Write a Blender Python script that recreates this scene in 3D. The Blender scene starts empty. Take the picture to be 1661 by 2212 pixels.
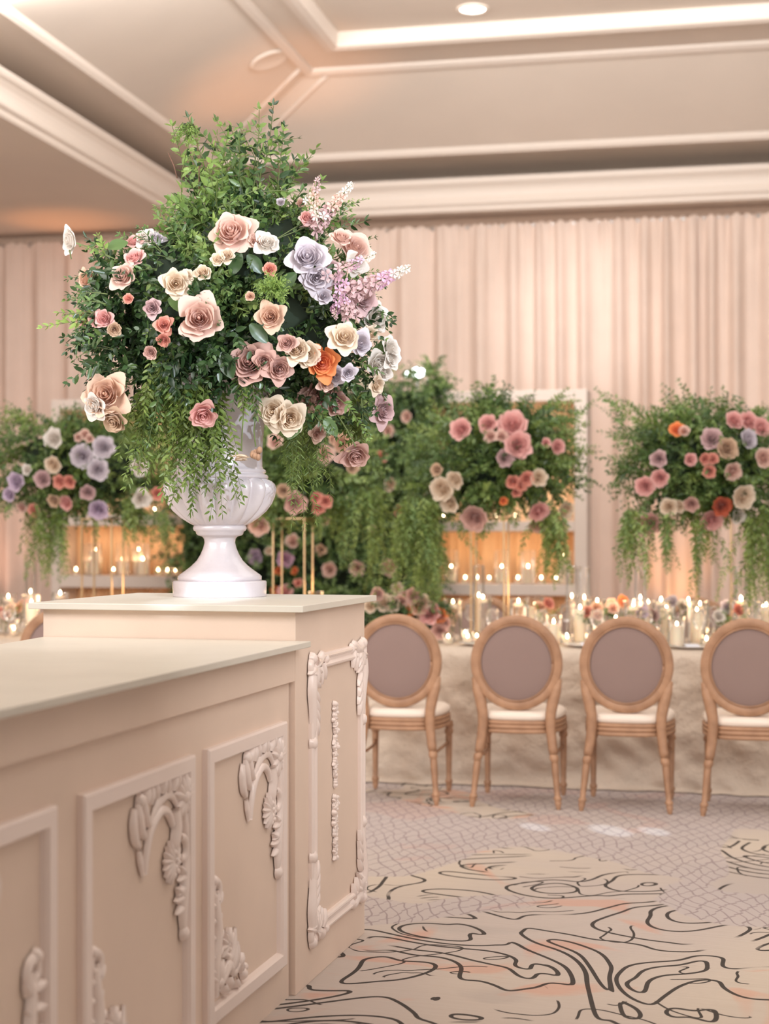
import bpy, math, random
import numpy as np
from mathutils import Vector, Matrix, Euler
random.seed(7); RS = np.random.RandomState(7)
S = bpy.context.scene
COL = S.collection
PI = math.pi
# ------------------------------------------------------------------ camera
FPX, HOR, CX, EYE = 3500.0, 1150.0, 830.5, 1.41
cam = bpy.data.cameras.new('camera'); camo = bpy.data.objects.new('camera', cam); COL.objects.link(camo)
camo.location = (0, 0, EYE); camo.rotation_euler = (PI/2, 0, 0)
cam.sensor_fit = 'VERTICAL'; cam.sensor_height = 36; cam.lens = FPX/2212*36
cam.shift_y = (HOR-1106)/2212
cam.dof.use_dof = True; cam.dof.focus_distance = 5.3; cam.dof.aperture_fstop = cam.lens/1000/0.025
cam.clip_end = 200
S.camera = camo
# ------------------------------------------------------------------ world and light
S.view_settings.view_transform = 'Standard'; S.view_settings.look = 'None'
S.view_settings.gamma = 1; S.view_settings.use_curve_mapping = False
S.view_settings.exposure = -0.30
W = bpy.data.worlds.new('world'); S.world = W; W.use_nodes = True
bg = W.node_tree.nodes['Background']; bg.inputs[0].default_value = (1.0, 0.965, 0.94, 1); bg.inputs[1].default_value = .54

def lamp(name, kind, loc, target, energy, color, size=0.1, angle=60, blend=0.6, sy=None):
    L = bpy.data.lights.new(name, kind); L.energy = energy; L.color = color
    if kind == 'AREA':
        L.size = size
        if sy: L.shape = 'RECTANGLE'; L.size_y = sy
    elif kind == 'SPOT':
        L.spot_size = math.radians(angle); L.spot_blend = blend; L.shadow_soft_size = size
    else: L.shadow_soft_size = size
    o = bpy.data.objects.new(name, L); COL.objects.link(o); o.location = loc
    if target is not None:
        o.rotation_euler = (Vector(target)-Vector(loc)).to_track_quat('-Z', 'Y').to_euler()
    return o
TH = math.radians(12.25); SN, CS = math.sin(TH), math.cos(TH)
def RM(u, v, z=0): return (u*SN+v*CS, u*CS-v*SN, z)          # room frame: u = depth, v = lateral
def uv_px(px, u):                                            # v on the line u where image column px falls
    k = (px-CX)/FPX
    return (k*u*CS-u*SN)/(CS+k*SN)
def PT(px, py, Y): return ((px-CX)/FPX*Y, Y, EYE-(py-HOR)/FPX*Y)
lamp('added_top_fill', 'AREA', RM(7.0, -1.0, 4.95), RM(7.0, -1.0, 0), 150, (1, .98, .97), 7, sy=5)  # added overhead area fill for soft top light, no fixture there
lamp('added_ceiling_fill', 'AREA', RM(2.6, -4.5, 2.9), RM(6.0, -4.8, 5.2), 430, (1, .975, .96), 5, sy=3)  # added pair of unseen area fills aimed up to brighten the ceiling
lamp('added_ceiling_fill', 'AREA', RM(2.6, 1.5, 2.9), RM(6.0, 1.2, 5.2), 300, (1, .975, .96), 4, sy=3)
lamp('added_drape_fill', 'AREA', RM(9.6, -2.5, 4.95), RM(14.6, -2.5, 2.0), 215, (1, .95, .92), 7, sy=.6)  # added unseen area fill that brightens the drapes
lamp('daylight_beam', 'SPOT', (2.6, 1.2, 3.6), (-.30, 5.45, 2.0), 850, (.72, .86, 1.0), .04, 17, .3)
lamp('daylight_patch', 'SPOT', (-1.6, .6, 3.3), (-.60, 5.30, 1.19), 1300, (.70, .87, 1.0), .02, 3.6, .5)
for _x, _y, _a in ((1.07, 7.66, 1.5), (1.27, 7.64, 1.1), (.72, 7.75, .8)): lamp('floor_daylight', 'SPOT', (3.2, 1.5, 3.9), (_x, _y, 0), 3000, (.66, .86, 1.0), .01, _a, .6)
lamp('curtain_spot', 'SPOT', RM(9.5, -1.0, 4.9), RM(14.6, -1.45, 3.35), 520, (1, .95, .97), .15, 20, 1)
lamp('ceiling_uplight', 'SPOT', RM(13.0, -4.2, 1.6), RM(12.6, -3.6, 5.2), 230, (1, .42, .18), .1, 34, 1)
lamp('ceiling_uplight', 'SPOT', RM(14.2, -6.3, 2.9), RM(14.1, -6.1, 4.31), 40, (1, .35, .10), .05, 60, 1)
lamp('curtain_uplight', 'SPOT', RM(14.2, uv_px(1455, 14.2), .3), RM(14.62, uv_px(1458, 14.6), 1.3), 45, (1, .45, .12), .04, 50, 1)
lamp('curtain_uplight', 'SPOT', RM(14.1, uv_px(-30, 14.2), .3), RM(14.6, uv_px(-30, 14.6), 2.2), 60, (1, .55, .4), .05, 60, 1)
S.cycles.transparent_max_bounces = 40; S.cycles.max_bounces = 10; S.cycles.diffuse_bounces = 6

# ------------------------------------------------------------------ materials
def node(nt, t, **kw):
    n = nt.nodes.new(t)
    for k, v in kw.items():
        if k in n.inputs: n.inputs[k].default_value = v
        else: setattr(n, k, v)
    return n
def mat(name, col, rough=.5, metal=0, var=0, vscale=8, bump=0, bscale=60, trans=0, spec=.5, bdist=.01, emit=None, estr=0, col2=None, coat=0, sheen=0, sss=0):
    m = bpy.data.materials.new(name); m.use_nodes = True; nt = m.node_tree; b = nt.nodes['Principled BSDF']
    b.inputs['Base Color'].default_value = (*col, 1); b.inputs['Roughness'].default_value = rough
    b.inputs['Metallic'].default_value = metal; b.inputs['Specular IOR Level'].default_value = spec
    b.inputs['Coat Weight'].default_value = coat; b.inputs['Sheen Weight'].default_value = sheen
    if sss: b.inputs['Subsurface Weight'].default_value = sss; b.inputs['Subsurface Scale'].default_value = .01
    L = nt.links
    tc = nt.nodes.new('ShaderNodeTexCoord')
    if var or col2:
        n = node(nt, 'ShaderNodeTexNoise', Scale=vscale, Detail=4.0); L.new(tc.outputs['Object'], n.inputs['Vector'])
        r = nt.nodes.new('ShaderNodeValToRGB'); L.new(n.outputs[0], r.inputs[0]); L.new(r.outputs[0], b.inputs['Base Color'])
        a = [c*(1-var) for c in col]; c2 = col2 or [min(1, c*(1+var)) for c in col]
        r.color_ramp.elements[0].position = .35; r.color_ramp.elements[1].position = .65
        r.color_ramp.elements[0].color = (*a, 1); r.color_ramp.elements[1].color = (*c2, 1)
    if bump:
        n2 = node(nt, 'ShaderNodeTexNoise', Scale=bscale, Detail=5.0); L.new(tc.outputs['Object'], n2.inputs['Vector'])
        bm = node(nt, 'ShaderNodeBump', Strength=bump, Distance=bdist); L.new(n2.outputs[0], bm.inputs['Height']); L.new(bm.outputs[0], b.inputs['Normal'])
    if emit: b.inputs['Emission Color'].default_value = (*emit, 1); b.inputs['Emission Strength'].default_value = estr
    if trans:
        tr = node(nt, 'ShaderNodeBsdfTranslucent'); tr.inputs[0].default_value = (*col, 1)
        src = b.inputs['Base Color'].links
        if src: L.new(src[0].from_socket, tr.inputs[0])
        mx = node(nt, 'ShaderNodeMixShader'); mx.inputs[0].default_value = trans
        L.new(b.outputs[0], mx.inputs[1]); L.new(tr.outputs[0], mx.inputs[2]); L.new(mx.outputs[0], nt.nodes['Material Output'].inputs[0])
    return m
def leaf_mat(name, c0, c1, c2, rough=.38, trans=.3):
    m = mat(name, c1, rough, spec=.5); nt = m.node_tree; L = nt.links; b = nt.nodes['Principled BSDF']
    a = node(nt, 'ShaderNodeAttribute', attribute_name='tint'); r = nt.nodes.new('ShaderNodeValToRGB')
    L.new(a.outputs['Fac'], r.inputs[0]); e = r.color_ramp.elements
    e[0].color = (*c0, 1); e[1].color = (*c2, 1); x = e.new(.5); x.color = (*c1, 1)
    L.new(r.outputs[0], b.inputs['Base Color'])
    tr = nt.nodes.new('ShaderNodeBsdfTranslucent'); L.new(r.outputs[0], tr.inputs[0])
    mx = nt.nodes.new('ShaderNodeMixShader'); mx.inputs[0].default_value = trans
    L.new(b.outputs[0], mx.inputs[1]); L.new(tr.outputs[0], mx.inputs[2]); L.new(mx.outputs[0], nt.nodes['Material Output'].inputs[0])
    return m
def glass_mat(name, tint=(1, 1, 1), refl=.5):
    m = bpy.data.materials.new(name); m.use_nodes = True; nt = m.node_tree; L = nt.links
    nt.nodes.remove(nt.nodes['Principled BSDF'])
    t = nt.nodes.new('ShaderNodeBsdfTransparent'); t.inputs[0].default_value = (*tint, 1)
    g = nt.nodes.new('ShaderNodeBsdfGlossy'); g.inputs['Roughness'].default_value = .10; g.inputs[0].default_value = (1, 1, 1, 1)
    f = nt.nodes.new('ShaderNodeFresnel'); f.inputs[0].default_value = 1.45
    mm = node(nt, 'ShaderNodeMath', operation='MULTIPLY'); L.new(f.outputs[0], mm.inputs[0]); mm.inputs[1].default_value = refl*2
    mx = nt.nodes.new('ShaderNodeMixShader'); L.new(mm.outputs[0], mx.inputs[0]); L.new(t.outputs[0], mx.inputs[1]); L.new(g.outputs[0], mx.inputs[2])
    d = nt.nodes.new('ShaderNodeBsdfTranslucent'); d.inputs[0].default_value = (*tint, 1); m2 = nt.nodes.new('ShaderNodeMixShader'); m2.inputs[0].default_value = .06
    L.new(mx.outputs[0], m2.inputs[1]); L.new(d.outputs[0], m2.inputs[2])
    L.new(m2.outputs[0], nt.nodes['Material Output'].inputs[0]); return m
def emis(name, col, s):
    m = bpy.data.materials.new(name); m.use_nodes = True; nt = m.node_tree; b = nt.nodes['Principled BSDF']
    b.inputs['Base Color'].default_value = (*col, 1); b.inputs['Emission Color'].default_value = (*col, 1); b.inputs['Emission Strength'].default_value = s
    return m
def s2l(r, g, b): 
    f = lambda c: (c/255/12.92 if c/255 <= .04045 else ((c/255+.055)/1.055)**2.4)
    return (f(r), f(g), f(b))
M = {}
M['ceil'] = mat('ceiling_paint', s2l(222, 211, 199), .8, var=.02, vscale=1.5)
M['trim'] = mat('trim_paint', s2l(228, 217, 206), .5)
M['wall'] = mat('wall_paint', s2l(205, 180, 160), .8)
M['drape'] = mat('drape_fabric', s2l(238, 218, 204), .75, var=.03, vscale=3, bump=.15, bscale=200, trans=.15, sheen=.2)
M['bar'] = mat('bar_paint', s2l(229, 207, 190), .55, var=.03, vscale=3, bump=.1, bscale=500)
M['bartop'] = mat('bar_top_paint', s2l(211, 206, 195), .4, var=.03, vscale=5)
M['orn'] = mat('ornament_gloss_paint', s2l(240, 224, 216), .28, coat=.3)
M['urn'] = mat('urn_glazed_paint', s2l(196, 186, 188), .25, var=.04, vscale=5, coat=.4, bump=.1, bscale=90)
M['cloth'] = mat('crushed_linen', s2l(208, 192, 175), .7, var=.05, vscale=4, bump=1.0, bscale=8, bdist=.045)
M['wood'] = mat('limed_oak', s2l(164, 124, 95), .5, col2=s2l(182, 141, 110), var=.06, vscale=14, bump=.15, bscale=80)
M['mauve'] = mat('chair_back_fabric', s2l(150, 127, 120), .85, bump=.3, bscale=600)
M['seatpad'] = mat('cream_vinyl', s2l(236, 222, 208), .35)
M['gold'] = mat('brushed_gold', (.52, .36, .20), .45, 1)
M['frame'] = mat('shelf_paint', s2l(205, 192, 182), .6)
M['glowback'] = mat('shelf_glow_fabric', s2l(236, 200, 160), .8, bump=.3, bscale=8)  # candlelit gold of the drape behind is put into this colour
M['wax'] = mat('candle_wax', s2l(250, 236, 214), .5, sss=.3)
M['flame'] = emis('candle_flame', (1, .76, .46), 36)
M['lamp'] = emis('lamp_lens', (1, .96, .9), 6)
M['glow'] = emis('spot_lens', (.9, 1, .98), 14)
M['glass'] = glass_mat('clear_glass', (1, 1, 1), .42)
M['smoke'] = glass_mat('tinted_glass', (.72, .66, .55))
M['steel'] = mat('steel', (.6, .6, .6), .3, 1)
M['plate'] = mat('porcelain', s2l(235, 232, 230), .2)
M['napkin'] = mat('napkin_cloth', s2l(222, 226, 236), .8)
M['stem'] = mat('stem_green', s2l(92, 104, 58), .6)
M['twig'] = mat('twig_brown', s2l(104, 72, 58), .7)
M['dark_filler'] = mat('foliage_core', s2l(24, 38, 22), .9)  # near-black green filler that keeps the foliage opaque
M['leaf'] = leaf_mat('leaf_green', s2l(72, 98, 56), s2l(110, 138, 78), s2l(156, 178, 104))
M['leafl'] = leaf_mat('leaf_light', s2l(84, 112, 58), s2l(122, 150, 80), s2l(156, 182, 98), trans=.4)
M['leafd'] = leaf_mat('leaf_dark', s2l(44, 66, 40), s2l(78, 104, 60), s2l(118, 144, 82), rough=.3, trans=.22)
M['leafb'] = leaf_mat('leaf_glossy_dark', s2l(28, 46, 28), s2l(62, 88, 50), s2l(112, 140, 76), rough=.28, trans=.16)  # darkened leaf tones, shade inside the big bouquet put into the colour
M['vine'] = leaf_mat('leaf_vine', s2l(74, 96, 46), s2l(108, 130, 62), s2l(140, 158, 84), trans=.35)
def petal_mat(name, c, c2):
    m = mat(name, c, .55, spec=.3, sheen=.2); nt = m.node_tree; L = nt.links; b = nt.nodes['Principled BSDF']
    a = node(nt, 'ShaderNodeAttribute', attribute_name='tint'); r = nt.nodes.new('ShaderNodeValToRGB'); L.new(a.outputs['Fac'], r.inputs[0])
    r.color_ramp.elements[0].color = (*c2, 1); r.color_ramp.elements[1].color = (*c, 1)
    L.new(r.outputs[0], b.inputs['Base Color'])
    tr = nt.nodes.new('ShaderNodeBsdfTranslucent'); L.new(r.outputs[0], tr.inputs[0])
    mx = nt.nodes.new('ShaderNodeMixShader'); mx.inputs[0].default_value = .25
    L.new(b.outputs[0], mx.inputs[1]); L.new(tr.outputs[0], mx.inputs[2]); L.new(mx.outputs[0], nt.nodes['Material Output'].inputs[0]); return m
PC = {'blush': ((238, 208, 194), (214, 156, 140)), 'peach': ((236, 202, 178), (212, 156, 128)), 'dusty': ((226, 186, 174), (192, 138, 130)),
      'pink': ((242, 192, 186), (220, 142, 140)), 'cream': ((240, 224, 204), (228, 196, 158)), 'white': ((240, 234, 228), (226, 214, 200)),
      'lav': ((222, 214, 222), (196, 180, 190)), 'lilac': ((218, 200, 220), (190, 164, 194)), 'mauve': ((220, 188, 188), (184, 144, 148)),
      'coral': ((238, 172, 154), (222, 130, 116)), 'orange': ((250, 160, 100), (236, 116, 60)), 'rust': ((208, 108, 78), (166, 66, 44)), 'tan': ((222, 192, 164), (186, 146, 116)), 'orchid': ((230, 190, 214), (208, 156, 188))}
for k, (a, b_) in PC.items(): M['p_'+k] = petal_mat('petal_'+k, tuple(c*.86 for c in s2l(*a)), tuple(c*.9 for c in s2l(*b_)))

# carpet
def carpet():
    m = bpy.data.materials.new('patterned_carpet'); m.use_nodes = True; nt = m.node_tree; L = nt.links; b = nt.nodes['Principled BSDF']
    b.inputs['Roughness'].default_value = .95; b.inputs['Specular IOR Level'].default_value = .15
    tc = nt.nodes.new('ShaderNodeTexCoord'); mp = node(nt, 'ShaderNodeMapping'); L.new(tc.outputs['Object'], mp.inputs['Vector'])
    mp.inputs['Rotation'].default_value = (0, 0, .35); mp.inputs['Location'].default_value = (3.3, 1.7, 0)
    V = mp.outputs[0]
    def math_(op, a, b2=None, c=None, clamp=False):
        n = node(nt, 'ShaderNodeMath', operation=op); n.use_clamp = clamp
        for i, x in enumerate((a, b2, c)):
            if x is None: continue
            if isinstance(x, (int, float)): n.inputs[i].default_value = x
            else: L.new(x, n.inputs[i])
        return n.outputs[0]
    def noise(vec, sc, det=2., dist=0., off=(0, 0, 0), st=(1, 1, 1)):
        mm = node(nt, 'ShaderNodeMapping'); L.new(vec, mm.inputs[0]); mm.inputs['Location'].default_value = off; mm.inputs['Scale'].default_value = st
        n = node(nt, 'ShaderNodeTexNoise', Scale=sc, Detail=det, Distortion=dist); L.new(mm.outputs[0], n.inputs['Vector']); return n.outputs[0]
    def lines(sc, dist, k, w, off, st=(1, 1, 1), det=.6):
        e = .004
        n0 = noise(V, sc, det, dist, off, st); n1 = noise(V, sc, det, dist, (off[0]+e*st[0], off[1], off[2]), st); n2 = noise(V, sc, det, dist, (off[0], off[1]+e*st[1], off[2]), st)
        gx = math_('SUBTRACT', n1, n0); gy = math_('SUBTRACT', n2, n0)
        g = math_('SQRT', math_('ADD', math_('MULTIPLY', gx, gx), math_('MULTIPLY', gy, gy)))
        g = math_('MULTIPLY', g, k/e)
        fr = math_('FRACT', math_('MULTIPLY', n0, k)); d = math_('ABSOLUTE', math_('SUBTRACT', fr, .5))
        dist_m = math_('DIVIDE', d, math_('MAXIMUM', g, .05))
        return math_('LESS_THAN', dist_m, w)
    def mix(f, a, c):
        n = nt.nodes.new('ShaderNodeMix'); n.data_type = 'RGBA'
        for s_, x in ((0, f), (6, a), (7, c)):
            if isinstance(x, (int, float)): n.inputs[s_].default_value = x
            elif isinstance(x, tuple): n.inputs[s_].default_value = (*x, 1)
            else: L.new(x, n.inputs[s_])
        return n.outputs[2]
    def ramp(x, a, c): return math_('MULTIPLY', math_('SUBTRACT', x, a), 1/(c-a), clamp=True)
    reg = noise(V, .55, 2., .6, (5, 2, 0))                      # cream / lilac grey regions
    sp = node(nt, 'ShaderNodeSeparateXYZ'); L.new(tc.outputs['Object'], sp.inputs[0])
    dist_y = math_('MULTIPLY', math_('SUBTRACT', sp.outputs[1], 6.1), .13)
    weave = ramp(math_('ADD', noise(V, .75, 1.5, .4, (11.5, 4.2, 0)), math_('MINIMUM', dist_y, .12)), .53, .535)
    colr = mix(ramp(reg, .42, .56), s2l(199, 187, 173), s2l(190, 179, 172))
    ribs = noise(V, 60, 2., 0, (0, 0, 0), (.06, 1, 1))
    colr = mix(math_('MULTIPLY', ribs, .28), colr, s2l(168, 146, 128))
    t = ramp(noise(V, 1.6, 3., .8, (1, 7, 0)), .60, .64)
    colr = mix(math_('MULTIPLY', t, .40), colr, s2l(206, 140, 112))
    t2 = ramp(noise(V, 1.1, 2., .8, (8, 1, 0)), .60, .66)
    colr = mix(math_('MULTIPLY', t2, .4), colr, s2l(168, 158, 152))
    colr = mix(math_('MULTIPLY', weave, .6), colr, s2l(180, 170, 169))
    # woven lattice
    mpb = node(nt, 'ShaderNodeMapping'); L.new(V, mpb.inputs[0]); mpb.inputs['Rotation'].default_value = (0, 0, 1.05)
    wob = node(nt, 'ShaderNodeTexNoise', Scale=3.0); L.new(V, wob.inputs['Vector'])
    vm = node(nt, 'ShaderNodeVectorMath', operation='MULTIPLY_ADD'); L.new(wob.outputs[1], vm.inputs[0]); vm.inputs[1].default_value = (.16, .16, 0); L.new(mpb.outputs[0], vm.inputs[2])
    sx = node(nt, 'ShaderNodeSeparateXYZ'); L.new(vm.outputs[0], sx.inputs[0])
    X_, Y_ = sx.outputs[0], sx.outputs[1]
    col_ = math_('DIVIDE', Y_, .056); cf = math_('FRACT', col_); ci = math_('FLOOR', col_)
    v1_ = math_('LESS_THAN', math_('ABSOLUTE', math_('SUBTRACT', cf, .5)), .06)
    xo = math_('ADD', math_('DIVIDE', X_, .105), math_('ADD', math_('MULTIPLY', ci, .5), math_('MULTIPLY', cf, .35)))
    h1_ = math_('LESS_THAN', math_('ABSOLUTE', math_('SUBTRACT', math_('FRACT', xo), .5)), .055)
    lat = math_('MULTIPLY', math_('MULTIPLY', math_('MAXIMUM', v1_, h1_), weave), .6)
    colr = mix(lat, colr, s2l(132, 116, 118))
    nw = math_('SUBTRACT', 1., weave)
    mask = ramp(noise(V, 1.4, 1., 0, (3, 9, 0)), .40, .42)
    l1 = math_('MULTIPLY', lines(1.15, 1.7, 8., .0075, (2, 5, 0), (1.3, 1, 1)), mask)
    m2 = ramp(noise(V, 2.2, 1., 0, (7, 3, 0)), .52, .53)
    l2 = math_('MULTIPLY', lines(2.4, 1.4, 5., .0045, (9, 1, 0)), m2)
    ln = math_('MULTIPLY', math_('MAXIMUM', l1, l2), nw)
    colr = mix(math_('MULTIPLY', ln, .92), colr, s2l(48, 44, 42))
    L.new(colr, b.inputs['Base Color'])
    bm = node(nt, 'ShaderNodeBump', Strength=.5, Distance=.004); L.new(ribs, bm.inputs['Height']); L.new(bm.outputs[0], b.inputs['Normal'])
    return m
M['carpet'] = carpet()

# ------------------------------------------------------------------ mesh helpers
def mesh_np(name, V, F, material=None, smooth=False, tint=None, tdom='POINT'):
    """V (n,3) array, F list of tuples or (m,k) array"""
    me = bpy.data.meshes.new(name)
    V = np.asarray(V, dtype=np.float32)
    if isinstance(F, np.ndarray):
        m, k = F.shape
        me.vertices.add(len(V)); me.vertices.foreach_set('co', V.ravel())
        me.loops.add(m*k); me.loops.foreach_set('vertex_index', F.ravel().astype(np.int32))
        me.polygons.add(m); me.polygons.foreach_set('loop_start', np.arange(0, m*k, k, dtype=np.int32))
        me.update(calc_edges=True)
    else:
        me.from_pydata([tuple(v) for v in V], [], F); me.update()
    if smooth and len(me.polygons): me.polygons.foreach_set('use_smooth', [True]*len(me.polygons))
    if material: me.materials.append(material)
    if tint is not None:
        a = me.attributes.new('tint', 'FLOAT', tdom); a.data.foreach_set('value', np.asarray(tint, dtype=np.float32))
    return me
class MB:
    def __init__(s): s.V = []; s.F = []
    def add(s, V, F):
        o = len(s.V); s.V += [tuple(v) for v in V]; s.F += [tuple(i+o for i in f) for f in F]; return s
    def box(s, c, d, rot=0):
        x, y, z = d[0]/2, d[1]/2, d[2]/2; cr, sr = math.cos(rot), math.sin(rot)
        V = []
        for k in (-z, z):
            for a, b in ((-x, -y), (x, -y), (x, y), (-x, y)):
                V.append((c[0]+a*cr-b*sr, c[1]+a*sr+b*cr, c[2]+k))
        return s.add(V, [(3, 2, 1, 0), (4, 5, 6, 7), (0, 1, 5, 4), (1, 2, 6, 5), (2, 3, 7, 6), (3, 0, 4, 7)])
    def hexa(s, P):  # 8 points, bottom 4 then top 4
        return s.add(P, [(3, 2, 1, 0), (4, 5, 6, 7), (0, 1, 5, 4), (1, 2, 6, 5), (2, 3, 7, 6), (3, 0, 4, 7)])
    def lathe(s, prof, c=(0, 0, 0), n=24, lobes=0, amp=None, cap=True):
        V = []; F = []
        for i, (r, z) in enumerate(prof):
            for j in range(n):
                a = 2*PI*j/n; rr = r
                if lobes: rr = r*(1+amp[i]*(abs(math.sin(a*lobes/2))-.6))
                V.append((c[0]+rr*math.cos(a), c[1]+rr*math.sin(a), c[2]+z))
        for i in range(len(prof)-1):
            for j in range(n):
                k = (j+1) % n; F.append((i*n+j, i*n+k, (i+1)*n+k, (i+1)*n+j))
        if cap:
            F.append(tuple(range(n-1, -1, -1))); F.append(tuple((len(prof)-1)*n+j for j in range(n)))
        return s.add(V, F)
    def tube(s, P, R, n=8, flat=None, up=None, cap=True):
        P = [Vector(p) for p in P]
        if not isinstance(R, (list, tuple)): R = [R]*len(P)
        V = []; F = []; u0 = Vector(up) if up else None
        prev = None
        for i, p in enumerate(P):
            t = (P[min(i+1, len(P)-1)]-P[max(i-1, 0)]).normalized()
            if u0: nn = u0
            else:
                if prev is None: prev = t.orthogonal().normalized()
                nn = (prev-t*prev.dot(t)).normalized(); prev = nn
            bb = t.cross(nn).normalized()
            for j in range(n):
                a = 2*PI*j/n
                V.append(p+bb*math.cos(a)*R[i]+nn*math.sin(a)*R[i]*(flat or 1))
        for i in range(len(P)-1):
            for j in range(n):
                k = (j+1) % n; F.append((i*n+j, i*n+k, (i+1)*n+k, (i+1)*n+j))
        if cap: F.append(tuple(range(n-1, -1, -1))); F.append(tuple((len(P)-1)*n+j for j in range(n)))
        return s.add(V, F)
    def ball(s, c, r, sc=(1, 1, 1), n=8, m=6):
        V = [(c[0], c[1], c[2]-r*sc[2])]; F = []
        for i in range(1, m):
            th = PI*i/m
            for j in range(n):
                a = 2*PI*j/n; V.append((c[0]+r*sc[0]*math.sin(th)*math.cos(a), c[1]+r*sc[1]*math.sin(th)*math.sin(a), c[2]-r*sc[2]*math.cos(th)))
        V.append((c[0], c[1], c[2]+r*sc[2])); e = len(V)-1
        for j in range(n):
            k = (j+1) % n; F.append((0, 1+k, 1+j)); F.append((e, 1+(m-2)*n+j, 1+(m-2)*n+k))
        for i in range(m-2):
            for j in range(n):
                k = (j+1) % n; F.append((1+i*n+j, 1+i*n+k, 1+(i+1)*n+k, 1+(i+1)*n+j))
        return s.add(V, F)
    def mesh(s, name, m, smooth=False): return mesh_np(name, s.V, s.F, m, smooth)
def ob(name, me, parent=None, loc=None, rot=None, scale=None):
    o = bpy.data.objects.new(name, me); COL.objects.link(o)
    if parent: o.parent = parent
    if loc is not None: o.location = loc
    if rot is not None: o.rotation_euler = rot
    if scale is not None: o.scale = (scale,)*3 if isinstance(scale, (int, float)) else scale
    return o
def tag(o, label=None, cat=None, group=None, kind=None):
    if label: o['label'] = label
    if cat: o['category'] = cat
    if group: o['group'] = group
    if kind: o['kind'] = kind
    return o
def empty(name, loc, label, cat, group=None, rotz=0):
    o = ob(name, None, loc=loc, rot=(0, 0, rotz)); o.empty_display_size = .1
    return tag(o, label, cat, group)
def wpart(name, me, parent, sub=None):
    """part whose mesh is in world coordinates, below an unrotated Empty"""
    o = ob(name, me, parent); o.location = -Vector(parent.location) if sub is None else (0, 0, 0)
    return o
def smooth_bevel(o, w=.004, seg=2):
    m = o.modifiers.new('bevel', 'BEVEL'); m.width = w; m.segments = seg; m.limit_method = 'ANGLE'; m.angle_limit = math.radians(35)
def copy_tree(o, parent=None):
    c = o.copy(); COL.objects.link(c); c.parent = parent
    for ch in list(KIDS.get(o.name, [])) or list(o.children): copy_tree(ch, c)
    return c
KIDS = {}

# ------------------------------------------------------------------ the room shell
def struct(name, me, kind='structure', bev=None):
    o = ob(name, me); o['kind'] = kind
    if bev: smooth_bevel(o, bev)
    return o
mb = MB(); mb.add([RM(-3, -9, 0), RM(-3, 7, 0), RM(15, 7, 0), RM(15, -9, 0)], [(0, 1, 2, 3)]); struct('floor', mb.mesh('floor', M['carpet']))
mb = MB(); mb.hexa([RM(14.85, -9, 0), RM(14.85, 7, 0), RM(15.05, 7, 0), RM(15.05, -9, 0), RM(14.85, -9, 4.31), RM(14.85, 7, 4.31), RM(15.05, 7, 4.31), RM(15.05, -9, 4.31)])
struct('wall_back', mb.mesh('wall_back', M['wall']))
mb = MB(); mb.hexa([RM(-3, -9.2, 0), RM(-3, -9, 0), RM(15, -9, 0), RM(15, -9.2, 0), RM(-3, -9.2, 4.31), RM(-3, -9, 4.31), RM(15, -9, 4.31), RM(15, -9.2, 4.31)])
struct('wall_left', mb.mesh('wall_left', M['wall']))
UB, VL = 14.44, -5.01          # tray opening: back edge, left edge (front / right are out of view)
UF, VR = -1.5, 4.5
# soffit ring + sloped tray, built by rings at inward offset d and height z
def ring(d, z, dl=None):
    dl = d if dl is None else dl
    return [RM(UB-d, VL+dl, z), RM(UB-d, VR-dl, z), RM(UF+d, VR-dl, z), RM(UF+d, VL+dl, z)]
def loft(rings, material, name):
    V = sum(rings, []); F = []
    for i in range(len(rings)-1):
        for j in range(4):
            k = (j+1) % 4; F.append((i*4+j, i*4+k, (i+1)*4+k, (i+1)*4+j))
    return mesh_np(name, V, F, material)
outer = [RM(15.05, -9.2, 4.31), RM(15.05, 7, 4.31), RM(-3, 7, 4.31), RM(-3, -9.2, 4.31)]
ceil = [outer, ring(0, 4.31), ring(-.55, 4.36), ring(-.55, 4.74), ring(.44, 4.77), ring(1.6, 5.20), ring(2.22, 5.20, 1.95), ring(2.22, 5.28, 1.95)]
V = sum(ceil, []); F = []
for i in range(len(ceil)-1):
    for j in range(4):
        k = (j+1) % 4; F.append((i*4+j, i*4+k, (i+1)*4+k, (i+1)*4+j))
F.append(tuple(range((len(ceil)-1)*4, len(ceil)*4)))
struct('ceiling', mesh_np('ceiling', V, F, M['ceil']))
# cornice: profile swept round the tray
prof = [(0, 4.302), (.015, 4.300), (.03, 4.318), (.028, 4.34), (.04, 4.352), (.06, 4.356), (.068, 4.37), (.062, 4.392), (.05, 4.43), (.05, 4.455), (.062, 4.49), (.09, 4.52), (.115, 4.532), (.125, 4.55), (.125, 4.583), (.10, 4.59), (-.24, 4.59)]
struct('trim_1', loft([ring(d, z) for d, z in prof], M['trim'], 'trim'))
def molding(name, pts, w, h, closed=False):
    """small convex moulding along 3-D points (each (pos, inward dir)), w along the ceiling, h proud downward"""
def strip(name, ringf, prof):
    struct(name, loft([ringf(a, z) for a, z in prof], M['trim'], name))
sl = (5.20-4.77)/(1.6-.44)
def on(d): return 4.77+(d-.44)*sl
strip('trim_2', ring, [(.40, 4.772), (.405, on(.40)-.03), (.43, on(.43)-.045), (.455, on(.455)-.03), (.47, on(.47)+.002)])      # lower edge of the sloped panels
strip('trim_3', ring, [(1.55, on(1.55)+.002), (1.56, on(1.55)-.028), (1.60, 5.165), (1.625, 5.18), (1.63, 5.202)])                    # top edge of the sloped panels
def ring2(d, z): return ring(d, z, d-.27)
strip('trim_4', ring2, [(2.14, 5.202), (2.15, 5.165), (2.21, 5.155), (2.26, 5.17), (2.27, 5.285)])
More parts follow.
